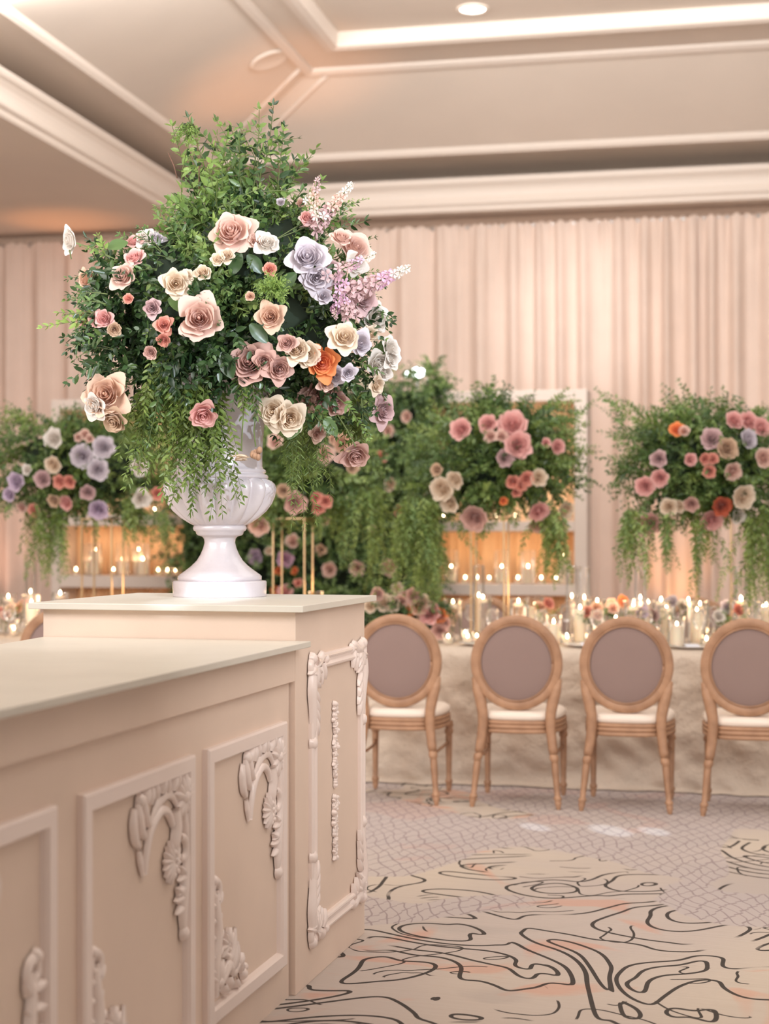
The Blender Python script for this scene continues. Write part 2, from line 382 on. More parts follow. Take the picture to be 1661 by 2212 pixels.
# two hip mouldings
hm = MB()
for (a, b) in (((.28, 0), (1.40+.2, -.0)), ((0, .28), (0, 0))):
    pass
def hip(off):
    P = []
    for k in range(9):
        t = k/8; d = .46+(1.58-.46)*t
        uu = UB-d+(off if off > 0 else 0); vv = VL+d+(-off if off < 0 else 0)
        P.append((uu, vv, on(d)))
    return P
for off in (.17, -.17):
    P = []
    for k in range(7):
        t = k/6
        if off > 0:   # on the back slope, parallel to the hip
            d = .47+(1.58-.47)*t; P.append(Vector(RM(UB-d, VL+d+.19, on(d)-.006)))
        else:
            d = .47+(1.58-.47)*t; P.append(Vector(RM(UB-d-.19, VL+d, on(d)-.006)))
    hm.tube([tuple(p) for p in P], .02, 8, flat=.8)
struct('trim_5', hm.mesh('trim', M['trim'], True))
# recessed light and ceiling speaker
c = PT(1021, 18, (5.28-EYE)*FPX/(HOR-18))
dl = empty('recessed_light', (c[0], c[1], 5.28), 'bright round recessed light in the upper ceiling', 'light')
b = MB(); b.lathe([(.0, -.004), (.095, -.004), (.1, -.012)], n=28, cap=False); ob('lens', b.mesh('lens', M['lamp']), dl)
b = MB(); b.lathe([(.095, -.006), (.1, -.016), (.118, -.012), (.12, -.001)], n=28, cap=False); ob('trim_ring', b.mesh('trim_ring', M['trim'], True), dl)
lamp('recessed_light_lamp', 'SPOT', (c[0], c[1], 5.24), (c[0], c[1], 0), 120, (1, .93, .84), .1, 100, .8)
tt = 1.28; dY = 12.75
cs = PT(582, 132, dY)
spk = empty('ceiling_speaker', (cs[0], cs[1], cs[2]), 'flat round speaker grille painted like the sloped ceiling', 'speaker')
b = MB(); b.lathe([(.0, -.012), (.125, -.012), (.15, -.02), (.165, -.012), (.168, .0)], n=28, cap=False)
g = ob('grille', b.mesh('grille', M['ceil'], True), spk)
nrm = Vector(RM(0, sl, -1)).normalized(); spk.rotation_euler = (-nrm).to_track_quat('Z', 'Y').to_euler()
# height on the left slope at that point
uu = cs[0]*SN+cs[1]*CS; vv = cs[0]*CS-cs[1]*SN
spk.location = (cs[0], cs[1], on(vv-VL)-.004)
# ------------------------------------------------------------------ drapes
def drape(px0, px1, seed, label):
    u0 = 14.62; v0, v1 = uv_px(px0, u0), uv_px(px1, u0); n = int((v1-v0)/.012)
    r = np.random.RandomState(seed); v = np.linspace(v0, v1, n); x = v-v0
    ph = np.cumsum(.012*2*PI/(.31+.08*np.sin(x*2.1+seed)+.05*np.sin(x*5.3+2*seed)))
    ph2 = np.cumsum(.012*2*PI/(.085+.03*np.sin(x*3.7+seed)))
    zs = [0.02, .8, 1.6, 2.4, 3.2, 3.8, 4.1, 4.19, 4.215]; V = []
    for z in zs:
        k = min(1, (4.25-z)/.6); f = .060*np.sin(ph+.25*np.sin(z*.9+seed))*(.25+.75*k)+.013*np.sin(ph2)*(1.10-k)+.016*np.sin(2*ph+1+.3*z)
        for i in range(n):
            V.append(RM(u0+float(f[i]), float(v[i]), z+(.012*math.sin(ph2[i]) if z > 4.1 else 0)))
    F = []
    for j in range(len(zs)-1):
        for i in range(n-1): F.append((j*n+i, j*n+i+1, (j+1)*n+i+1, (j+1)*n+i))
    o = ob('drape', mesh_np('drape', V, F, M['drape'], True)); tag(o, label, 'curtain', 'drape panels along the back wall')
for a in ((-420, 172, 1, 'blush floor length drape panel at far left beside the bouquet'), (172, 985, 2, 'blush pleated drape panel directly behind the bouquet and greenery wall'),
          (985, 1292, 3, 'pale drape panel with a bright light patch above the right shelf'), (1292, 1505, 4, 'drape panel with orange uplight glow at its foot'),
          (1505, 2100, 5, 'blush pleated drape panel at the far right edge')): drape(*a)
b = MB(); b.tube([RM(14.66, -7.5, 4.20), RM(14.66, 5, 4.20)], .02, 8); tag(ob('curtain_rod', b.mesh('curtain_rod', M['steel'], True)), 'long thin rod holding the blush drapes just below the ceiling', 'rod')

# ------------------------------------------------------------------ foliage tools
LT = np.array([(0, 0, 0), (.28, .42, .05), (.28, -.42, .05), (.66, .38, .02), (.66, -.38, .02), (1, 0, -.10), (.30, 0, -.03), (.68, 0, -.05)])
LF = np.array([(0, 6, 1, 1), (0, 2, 6, 6), (1, 6, 7, 3), (2, 4, 7, 6), (3, 7, 5, 5), (4, 5, 7, 7)])
LTRI = np.array([(0, 6, 1), (0, 2, 6), (1, 6, 7), (1, 7, 3), (2, 4, 7), (2, 7, 6), (3, 7, 5), (4, 5, 7)])
class Leaves:
    def __init__(s): s.P = []; s.D = []; s.L = []; s.Wd = []; s.T = []
    def add(s, p, d, l, w, t): s.P.append(p); s.D.append(d); s.L.append(l); s.Wd.append(w); s.T.append(t)
    def frames(s, rs):
        D = np.array(s.D, float); D /= np.linalg.norm(D, axis=1)[:, None]+1e-9
        U = rs.normal(size=D.shape)*.7+np.array([0, -.55, .75]); U -= D*np.sum(U*D, 1)[:, None]; U /= np.linalg.norm(U, axis=1)[:, None]+1e-9
        B = np.cross(U, D); return D, B, U
    def mesh(s, name, material, seed=0, idx=None):
        rs = np.random.RandomState(seed); D, B, U = s.frames(rs); P = np.array(s.P, float); L = np.array(s.L)[:, None, None]; Wd = np.array(s.Wd)[:, None, None]; T = np.array(s.T)
        if idx is not None: D, B, U, P, L, Wd, T = D[idx], B[idx], U[idx], P[idx], L[idx], Wd[idx], T[idx]
        t = LT[None]
        V = P[:, None]+D[:, None]*t[..., 0:1]*L+B[:, None]*t[..., 1:2]*Wd+U[:, None]*t[..., 2:3]*L
        n = len(P); V = V.reshape(-1, 3); F = (LTRI[None]+np.arange(n)[:, None, None]*8).reshape(-1, 3)
        return mesh_np(name, V, F, material, False, np.repeat(T, 8))
def unit(v): v = np.asarray(v, float); return v/(np.linalg.norm(v)+1e-9)
def sprig(LV, stems, p0, d, length, droop, ll, lw, gap, rs, tint=.5, start=.3, spread=.9, wob=.15, sr=.0016, tipsmall=.5, alt=False):
    """a stem growing from p0 along d, bending down by droop, with leaves either side"""
    p = np.array(p0, float); d = unit(d); n = max(4, int(length/gap)); st = length/n; P = [p.copy()]; tt = np.clip(tint+rs.normal()*.13, 0, 1)
    for i in range(n):
        d = unit(d+np.array([0, 0, -droop])*st+rs.normal(size=3)*wob*math.sqrt(st)); p = p+d*st; P.append(p.copy())
        f = (i+1)/n
        if f > start:
            s = 1-(1-tipsmall)*f**2
            for sgn in ((1, -1) if not alt else ((1,) if (i % 2) else (-1,))):
                side = unit(np.cross(d, rs.normal(size=3)*.6+np.array([0, -1, .3])*sgn))
                ld = unit(d*.75+side*spread+np.array([0, 0, -.12])); LV.add(p+rs.normal(size=3)*.002, ld, ll*s*(.75+.5*rs.rand()), lw*s*(.8+.4*rs.rand()), float(np.clip(tt+rs.normal()*.14, 0, 1)))
    LV.add(p, d, ll*tipsmall*1.1, lw*tipsmall, float(tt))
    if stems is not None: stems.append((P[::max(1, n//6)]+[P[-1]], sr))
    return P
def stem_mesh(name, stems, material, parent=None):
    b = MB()
    for P, r in stems: b.tube([tuple(p) for p in P], [r*(1.15-.6*i/len(P)) for i in range(len(P))], 3, cap=False)
    return b.mesh(name, material)
def outline_R(pts, c):
    A = sorted([(math.atan2(-(y-c[1]), x-c[0]), math.hypot(x-c[0], y-c[1])) for x, y in pts])
    a = np.array([q[0] for q in A]); r = np.array([q[1] for q in A])
    return lambda t: float(np.interp((t+PI) % (2*PI)-PI, np.concatenate([a-2*PI, a, a+2*PI]), np.concatenate([r, r, r])))

# ------------------------------------------------------------------ roses
def petal_grid(Rk, Hk, Wk, curl, cup, seed, nu=7, nv=6, base=.12):
    """one petal: hugs a cup of radius Rk, height Hk, half width Wk (radians), lip rolled outward by curl"""
    rs = np.random.RandomState(seed); V = []; T = []
    a1, a2, a3 = rs.rand(3)*6
    for j in range(nv):
        t = j/(nv-1)
        for i in range(nu):
            s = 2*i/(nu-1)-1
            w = Wk*(.45+.60*math.sin(min(1, t*1.25)*PI/2))
            edge = 1-.10*s*s-.14*s**6+.035*math.sin(3.3*s+a1)
            tt = t*edge; k = max(0, tt-.62)/.38
            r = Rk*(base+(1-base)*math.sin(min(1, tt*1.1)*PI/2)**cup)*(1+.05*math.sin(5*s+a2)*t)+curl*Rk*k*k*(1+.3*math.sin(3*s+a2))
            z = Hk*tt*(1-.0*k)-curl*Hk*k*k*.75
            ang = s*w*(1-.10*k)
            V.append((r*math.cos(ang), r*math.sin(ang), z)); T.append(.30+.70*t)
    F = [(j*nu+i, j*nu+i+1, (j+1)*nu+i+1, (j+1)*nu+i) for j in range(nv-1) for i in range(nu-1)]
    return V, F, T
def rot_z(V, a, tilt=0):
    c, s = math.cos(a), math.sin(a); return [(x*c-y*s, x*s+y*c, z) for x, y, z in V]
def rose_core(seed, n=12, nu=6, nv=4, full=False):
    """inner spiral (radius about .6); full = with all outer petals too, radius about 1"""
    V = []; F = []; T = []
    def put(pv, pf, pt, a, dt=0, dz=0):
        o = len(V); V.extend([(x, y, z+dz) for x, y, z in rot_z(pv, a)]); F.extend([tuple(i+o for i in f) for f in pf]); T.extend([max(0, min(1, q+dt)) for q in pt])
    rs = np.random.RandomState(seed)
    o = 0; m = 6; V += [(.09*math.cos(2*PI*j/m), .09*math.sin(2*PI*j/m), 0) for j in range(m)]+[(.07*math.cos(2*PI*j/m), .07*math.sin(2*PI*j/m), .66) for j in range(m)]+[(0, 0, .72)]
    F += [(j, (j+1) % m, m+(j+1) % m, m+j) for j in range(m)]+[(m+j, m+(j+1) % m, 2*m) for j in range(m)]; T += [.3]*(2*m+1)
    for k in range(n):
        f = (k+1)/n; R = .07+.52*f**.9; pv, pf, pt = petal_grid(R, .78-.05*f, 1.45-.65*f, .03+.12*f, .45, seed*31+k, nu, nv, base=.35)
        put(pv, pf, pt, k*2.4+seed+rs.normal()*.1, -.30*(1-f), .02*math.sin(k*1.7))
    if full:
        for k in range(11):
            rg = 0 if k < 5 else 1
            pv, pf, pt = petal_grid(.74 if rg == 0 else .92, .66 if rg == 0 else .50, .78 if rg == 0 else .70, .16 if rg == 0 else .26, .55, seed*17+k, nu, nv+1)
            put(pv, pf, pt, (k*2*PI/5 if rg == 0 else (k-5)*2*PI/6+.5)+seed+rs.normal()*.12, 0, rs.normal()*.02)
    return V, F, T
CORE = {}; FULL = {}; PETAL = {}
def petal_mesh(k, col):
    key = (k, col)
    if key not in PETAL:
        Rk, Hk, W_, cu = [(.70, .70, .82, .12), (.75, .66, .80, .20), (.90, .52, .76, .24), (.94, .46, .72, .34)][k % 4]
        pv, pf, pt = petal_grid(Rk, Hk, W_, cu, .55, 100+k, 9, 7)
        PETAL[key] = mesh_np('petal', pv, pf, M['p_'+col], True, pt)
    return PETAL[key]
def core_mesh(k, col):
    key = (k, col)
    if key not in CORE:
        V, F, T = rose_core(k+1); CORE[key] = mesh_np('rose_core', V, F, M['p_'+col], True, T)
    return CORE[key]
def full_mesh(k, col):
    key = (k, col)
    if key not in FULL:
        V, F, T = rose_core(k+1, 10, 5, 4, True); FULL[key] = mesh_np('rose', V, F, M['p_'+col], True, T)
    return FULL[key]
def face_rot(fx, fy, fz, spin):
    return (Vector((fx, fy, fz)).to_track_quat('Z', 'Y').to_matrix() @ Matrix.Rotation(spin, 3, 'Z')).to_euler()
def rose_big(parent, p, r, col, f, rs, label, squash=1):
    """rose core with its outer petals as sub-parts"""
    o = ob('rose', core_mesh(rs.randint(3), col), parent, rot=face_rot(*f, rs.rand()*6), scale=(r, r, r*squash)); o.location = Vector(p)-parent.location
    if label: o['label'] = label
    for k in range(10):
        rg = 0 if k < 5 else 1; a = (k*2*PI/5 if rg == 0 else (k-5)*2*PI/5+.6)+rs.normal()*.22
        q = ob('petal', petal_mesh(rg*2+rs.randint(2), col), o, rot=(rs.normal()*.06, rs.normal()*.07+(.04 if rg else 0), a), scale=(.86+.24*rs.rand(), .9+.2*rs.rand(), .9+.22*rs.rand()))
    return o
def rose_small(parent, p, r, col, f, rs, name='rose', label=None):
    o = ob(name, full_mesh(rs.randint(4), col), parent, rot=face_rot(*f, rs.rand()*6), scale=r); o.location = Vector(p)-parent.location
    if label: o['label'] = label
    return o

# ------------------------------------------------------------------ display shelves behind
def rpart(name, parent, mbd, m, smooth=False, bev=0):
    o = ob(name, mbd.mesh(name, m, smooth), parent); o.location = -parent.location
    if bev: smooth_bevel(o, bev)
    return o
def rbox(b, u0, u1, v0, v1, z0, z1):
    return b.hexa([RM(u0, v0, z0), RM(u0, v1, z0), RM(u1, v1, z0), RM(u1, v0, z0), RM(u0, v0, z1), RM(u0, v1, z1), RM(u1, v1, z1), RM(u1, v0, z1)])
US = 12.0
def zpx(py, u, v): return EYE-(py-HOR)/FPX*(u*CS-v*SN)
def shelf_unit(px0, px1, pw, levels, ztop_px, label):
    v0, v1 = uv_px(px0, US), uv_px(px1, US); vm = (v0+v1)/2; w = pw
    t = empty('display_shelf', RM(US, vm, 0), label, 'shelf')
    zt = zpx(ztop_px, US, vm)
    D = .34
    for a in (v0, v1-w):
        b = MB(); rbox(b, US, US+D, a, a+w, 0, zt); rpart('post', t, b, M['frame'], bev=.005)
    b = MB(); rbox(b, US, US+D, v0+w, v1-w, zt-.085, zt); rpart('top_rail', t, b, M['frame'], bev=.005)
    out = []
    for (ya, yb) in levels:
        za, zb = zpx(ya, US, vm), zpx(yb, US, vm); b = MB(); rbox(b, US, US+D, v0+w, v1-w, zb, za); rpart('shelf_board', t, b, M['frame'], bev=.005); out.append(za)
    V = []; F = []; n = 150
    for z in (0, zt*.5, zt-.02):
        for i in range(n): v = v0+.01+(v1-v0-.02)*i/(n-1); V.append(RM(US+D+.04+.022*math.sin(v*31+1.5*math.sin(v*5))+.01*math.sin(v*70), v, z))
    for j in range(2):
        for i in range(n-1): F.append((j*n+i, j*n+i+1, (j+1)*n+i+1, (j+1)*n+i))
    o = ob('added_backing', mesh_np('added_backing', V, F, M['glowback'], True), t); o.location = -t.location  # added pleated panel standing in for the lit drape behind the shelf
    return v0, v1, out
SH = []
SH.append(shelf_unit(868, 1268, .095, [(1126, 1148), (1262, 1286), (1392, 1416)], 844, 'pale grey open display shelf with candles, right of the greenery wall'))
SH.append(shelf_unit(110, 470, .075, [(1112, 1136), (1244, 1270), (1392, 1416)], 860, 'pale grey open display shelf with candles, left of the greenery wall'))

# ------------------------------------------------------------------ candles and glass
def flame_mesh():
    b = MB(); b.lathe([(.001, 0), (.006, .006), (.0085, .014), (.006, .026), (.001, .040)], n=8, cap=False); return b.mesh('flame', M['flame'], True)
FL = flame_mesh()
FL_BIG = FL
CANM = {}
def candle_proto(kind):
    if kind in CANM: return CANM[kind]
    if kind == 'pillar': r, h = .036, .115
    elif kind == 'tall': r, h = .036, .19
    elif kind == 'votive': r, h = .021, .03
    elif kind == 'taper': r, h = .011, .24
    elif kind == 'float': r, h = .03, .022
    b = MB(); b.lathe([(r*.96, 0), (r, .002), (r, h-.003), (r*.9, h), (r*.6, h-.003), (.001, h-.006)], n=14, cap=False); w = b.mesh('wax', M['wax'], True)
    b = MB(); b.tube([(0, 0, h-.006), (0, 0, h+.006)], .0012, 4); k = b.mesh('wick', M['twig'])
    CANM[kind] = (w, k, h); return CANM[kind]
GLM = {}
def glass_proto(kind):
    if kind in GLM: return GLM[kind]
    P = {'cyl': ([(.0, .004), (.044, .004), (.047, .01), (.047, .17), (.049, .172), (.0485, .168)], 'glass'),
         'cylbig': ([(.0, .004), (.052, .004), (.055, .012), (.055, .25), (.057, .252), (.0565, .248)], 'glass'),
         'chimney': ([(.0, .004), (.036, .004), (.038, .01), (.034, .35), (.036, .352), (.0355, .348)], 'glass'),
         'votive_cup': ([(.0, .004), (.026, .004), (.03, .01), (.034, .065), (.035, .065), (.034, .062)], 'glass'),
         'goblet': ([(.0, .002), (.034, .003), (.032, .006), (.006, .012), (.0045, .05), (.005, .09), (.022, .105), (.038, .13), (.040, .16), (.034, .20), (.0335, .20)], 'glass'),
         'tumbler': ([(.0, .003), (.03, .003), (.034, .01), (.036, .10), (.037, .10), (.036, .098)], 'glass'),
         'vase': ([(.0, .003), (.028, .003), (.034, .02), (.034, .07), (.016, .10), (.016, .12), (.021, .13)], 'glass'),
         'smoke': ([(.0, .004), (.05, .004), (.055, .012), (.055, .25), (.057, .252), (.0565, .248)], 'smoke')}[kind]
    b = MB(); b.lathe(P[0], n=18, cap=False); GLM[kind] = b.mesh(kind, M[P[1]], True); return GLM[kind]
def put_candle(kind, x, y, z, label, group, glass=None, gl=None, glab=None):
    w, k, h = candle_proto(kind)
    base = z+(.005 if glass else 0)+(gl or 0)
    c = empty({'pillar': 'pillar_candle', 'tall': 'pillar_candle', 'votive': 'votive_candle', 'taper': 'taper_candle', 'float': 'floating_candle'}[kind], (x, y, base), label, 'candle', group)
    ob('wax', w, c); ob('wick', k, c); f = ob('flame', FL, c, loc=(0, 0, h+.002), scale=(.82, .82, .52+.2*random.random()))
    if glass:
        g = ob({'cyl': 'glass_cylinder', 'cylbig': 'glass_cylinder', 'chimney': 'glass_chimney', 'votive_cup': 'votive_cup', 'smoke': 'glass_cylinder'}[glass], glass_proto(glass), loc=(x, y, z))
        tag(g, glab[0], glab[1], glab[2])
    return c
GW = {0: 'right', 1: 'left'}
for si, (v0, v1, zs) in enumerate(SH):
    side = GW[si]
    for li, z in enumerate(zs[:2]):
        rs = np.random.RandomState(40+si*3+li); vs = np.linspace(v0+.16, v1-.16, 12 if li else 9)
        lev = 'upper' if li == 0 else 'middle'
        for k, v in enumerate(vs):
            v += rs.normal()*.012; u = US+.09+.15*rs.rand(); x, y, _ = RM(u, v)
            tall = rs.rand() < .42
            if li == 0 or not tall:
                put_candle('votive', x, y, z, 'small lit votive candle on the %s board of the %s shelf' % (lev, side), 'votive candles on the %s shelf' % side, 'votive_cup', 0, ('small clear votive cup on the %s board of the %s shelf' % (lev, side), 'glass', 'votive cups on the %s shelf' % side))
            else:
                put_candle('pillar' if rs.rand() < .6 else 'tall', x, y, z, 'lit pillar candle in tall glass on the %s shelf board' % side, 'pillar candles on the %s shelf' % side, 'cylbig', 0, ('tall clear glass cylinder on the %s shelf board' % side, 'glass', 'glass cylinders on the %s shelf' % side))
    L = lamp('shelf_candle_glow', 'AREA', RM(US+.17, (v0+v1)/2, zs[1]+.12), RM(US+.25, (v0+v1)/2, zs[1]+.5), 2.0, (1, .64, .36), v1-v0-.3, sy=.06)
    L.rotation_euler = (0, math.radians(180), -TH)
    L = lamp('shelf_candle_glow', 'AREA', RM(US+.17, (v0+v1)/2, zs[0]+.10), None, 1.8, (1, .64, .36), v1-v0-.3, sy=.06); L.rotation_euler = (0, math.radians(180), -TH)
    L = lamp('shelf_candle_glow', 'AREA', RM(US+.17, (v0+v1)/2, zs[1]-.15), None, 1.4, (1, .60, .32), v1-v0-.3, sy=.06); L.rotation_euler = (0, 0, -TH)

# ------------------------------------------------------------------ the greenery wall
def on_plane(px, py, u, du=0): v = uv_px(px, u); return Vector(RM(u-du, v, zpx(py, u, v)))
UH = 11.75
hedge = empty('greenery_wall', RM(UH, uv_px(670, UH), 0), 'tall wall of dense greenery dotted with pink roses between the two shelves', 'greenery wall')
b = MB(); va, vb = uv_px(400, UH), uv_px(925, UH)
rbox(b, UH-.02, UH+.2, va, vb, 0, zpx(850, UH, (va+vb)/2)); rpart('dark_backing', hedge, b, M['dark_filler'])  # solid dark green filler closing the gaps between leaves
rs = np.random.RandomState(3); LV = Leaves(); LV2 = Leaves(); st = []
for i in range(1900):
    px = 392+rs.rand()*560; top = 818+25*math.sin(px*.04)+rs.rand()*12+(20 if px < 700 else 0); py = top+(1330-top)*rs.rand()
    if i % 6 == 0: px = rs.choice([388, 945])+rs.normal()*8
    if i % 9 == 0: py = top+rs.rand()*10
    p = on_plane(px, py, UH, .02+.16*rs.rand()); d = (rs.normal()*.7, -.7, rs.normal()*.6+.1)
    clump = .5+.28*math.sin(px*.021+1)*math.cos(py*.017)
    sprig(LV2 if rs.rand() < .35 else LV, st if i % 3 == 0 else None, p, d, .12+.1*rs.rand(), 4, .040, .021, .022, rs, clump, .1)
for i in range(60):      # hanging runners
    px = 700+rs.rand()*240 if i % 3 else 880+rs.rand()*60; p = on_plane(px, 850+rs.rand()*300, UH, .16)
    sprig(LV2, st, p, (rs.normal()*.2, -.2, -1), .3+.25*rs.rand(), 3, .034, .012, .02, rs, .6, .05, .7)
o = ob('foliage', LV.mesh('foliage', M['leafd'], 1), hedge); o.location = -hedge.location; o['kind'] = 'stuff'
o = ob('foliage', LV2.mesh('foliage', M['leaf'], 2), hedge); o.location = -hedge.location; o['kind'] = 'stuff'
HR = [(838, 990, 12, 'coral'), (859, 1050, 13, 'cream'), (715, 1035, 14, 'tan'), (877, 1103, 12, 'coral'), (720, 1126, 9, 'peach'), (650, 1170, 14, 'blush'), (573, 1202, 16, 'lilac'), (634, 1207, 16, 'orchid'),
      (634, 1278, 15, 'pink'), (729, 1229, 15, 'blush'), (787, 1226, 15, 'blush'), (857, 1224, 17, 'blush'), (710, 1187, 11, 'tan'), (872, 1270, 12, 'cream'), (852, 935, 12, 'blush'), (893, 905, 12, 'blush'),
      (820, 1143, 9, 'cream'), (600, 1190, 8, 'cream'), (845, 1290, 14, 'blush'), (905, 1180, 8, 'cream'), (835, 880, 9, 'cream'), (860, 1045, 9, 'tan'), (770, 1080, 9, 'cream'), (620, 1232, 9, 'orange'), (655, 1232, 8, 'orange'),
      (612, 1272, 9, 'orange'), (662, 1258, 9, 'coral'), (555, 1090, 12, 'cream'), (885, 1290, 14, 'dusty'), (940, 1060, 13, 'cream')]
for (px, py, r, c) in HR:
    p = on_plane(px, py, UH, .23); rose_small(hedge, p, r/FPX*p.y*1.05, c, (rs.normal()*.25-.1, -1, rs.normal()*.25), rs)
# spotlight on the wall's top
p = on_plane(905, 806, UH, .05)
sp = empty('spotlight', p, 'small bright white spotlight at the top of the greenery wall', 'light')
b = MB(); b.tube([(0, .12, -.02), (0, 0, 0)], [.035, .05], 14); ob('housing', b.mesh('housing', M['steel'], True), sp)
b = MB(); b.ball((0, -.005, 0), .046, (1.15, .35, .8), 12, 8); ob('lens', b.mesh('lens', M['glow'], True), sp)
b = MB(); b.ball((-.075, -.005, -.012), .03, (1, .35, .8), 10, 7); ob('lens', b.mesh('lens', M['glow'], True), sp)
b = MB(); b.tube([(0, .05, -.02), (0, .05, -.2)], .01, 6); ob('stake', b.mesh('stake', M['steel'], True), sp)

# ------------------------------------------------------------------ banquet table
TU0, TU1, TZ = 9.0, 10.12, .762
tab = empty('banquet_table', RM((TU0+TU1)/2, -2, 0), 'long banquet table under a cream cloth behind the row of chairs', 'table')
b = MB(); rbox(b, TU0+.02, TU1-.02, -5.3, 1.4, TZ-.03, TZ-.004); rpart('tabletop', tab, b, M['wood'])
for v in (-5.1, -2.9, -.9, 1.2):
    for u in (TU0+.15, TU1-.15):
        x, y, _ = RM(u, v); b = MB(); b.tube([(x, y, 0), (x, y, TZ-.03)], .025, 8); rpart('leg', tab, b, M['steel'])
def cloth():
    rs = np.random.RandomState(5); V = []; F = []
    va, vb = -5.35, 1.45; nv = 420
    rows = [('t', TU1, TZ), ('t', (TU0+TU1)/2, TZ), ('t', TU0+.03, TZ), ('e', TU0, TZ-.012)]
    zs = np.linspace(TZ-.05, .03, 22); rows += [('s', z, 0) for z in zs]; rows += [('p', .02, 0), ('p', .05, 0)]
    ph = rs.rand(20)*6
    for r_ in rows:
        for i in range(nv):
            v = va+(vb-va)*i/(nv-1)
            if r_[0] == 't': V.append(RM(r_[1], v, TZ+.001*math.sin(v*20)))
            elif r_[0] == 'e': V.append(RM(r_[1], v, r_[2]))
            else:
                z = r_[1] if r_[0] == 's' else .012; k = (TZ-z)/TZ
                f = .012*math.sin(v*7+ph[0]+1.5*math.sin(z*4))+.008*math.sin(v*17+ph[1]+z*6)+.02*k*math.sin(v*3.1+ph[2])
                # tucked horizontal creases of crushed cloth
                f += .016*math.sin(z*24+2.5*math.sin(v*2.3+ph[3])+ph[4])*(.4+.6*k)+.008*math.sin(z*52+v*7+2*math.sin(v*11))+.010*math.sin(v*27+z*14+3*math.sin(z*9+v*3))
                f -= .035*math.exp(-((z-.30-.04*math.sin(v*2+ph[5]))/.07)**2)*max(0, math.sin(v*1.9+ph[6]))
                V.append(RM(TU0-.012-.05*k-f*k**.5, v, z) if r_[0] == 's' else RM(TU0-.06-f-(.04 if r_[1] > .03 else 0.01), v, .02 if r_[1] < .03 else .006))
    for j in range(len(rows)-1):
        for i in range(nv-1): F.append((j*nv+i, (j+1)*nv+i, (j+1)*nv+i+1, j*nv+i+1))
    o = ob('tablecloth', mesh_np('tablecloth', V, F, M['cloth'], True)); tag(o, 'crumpled cream linen cloth draped to the floor over the banquet table', 'tablecloth')
cloth()

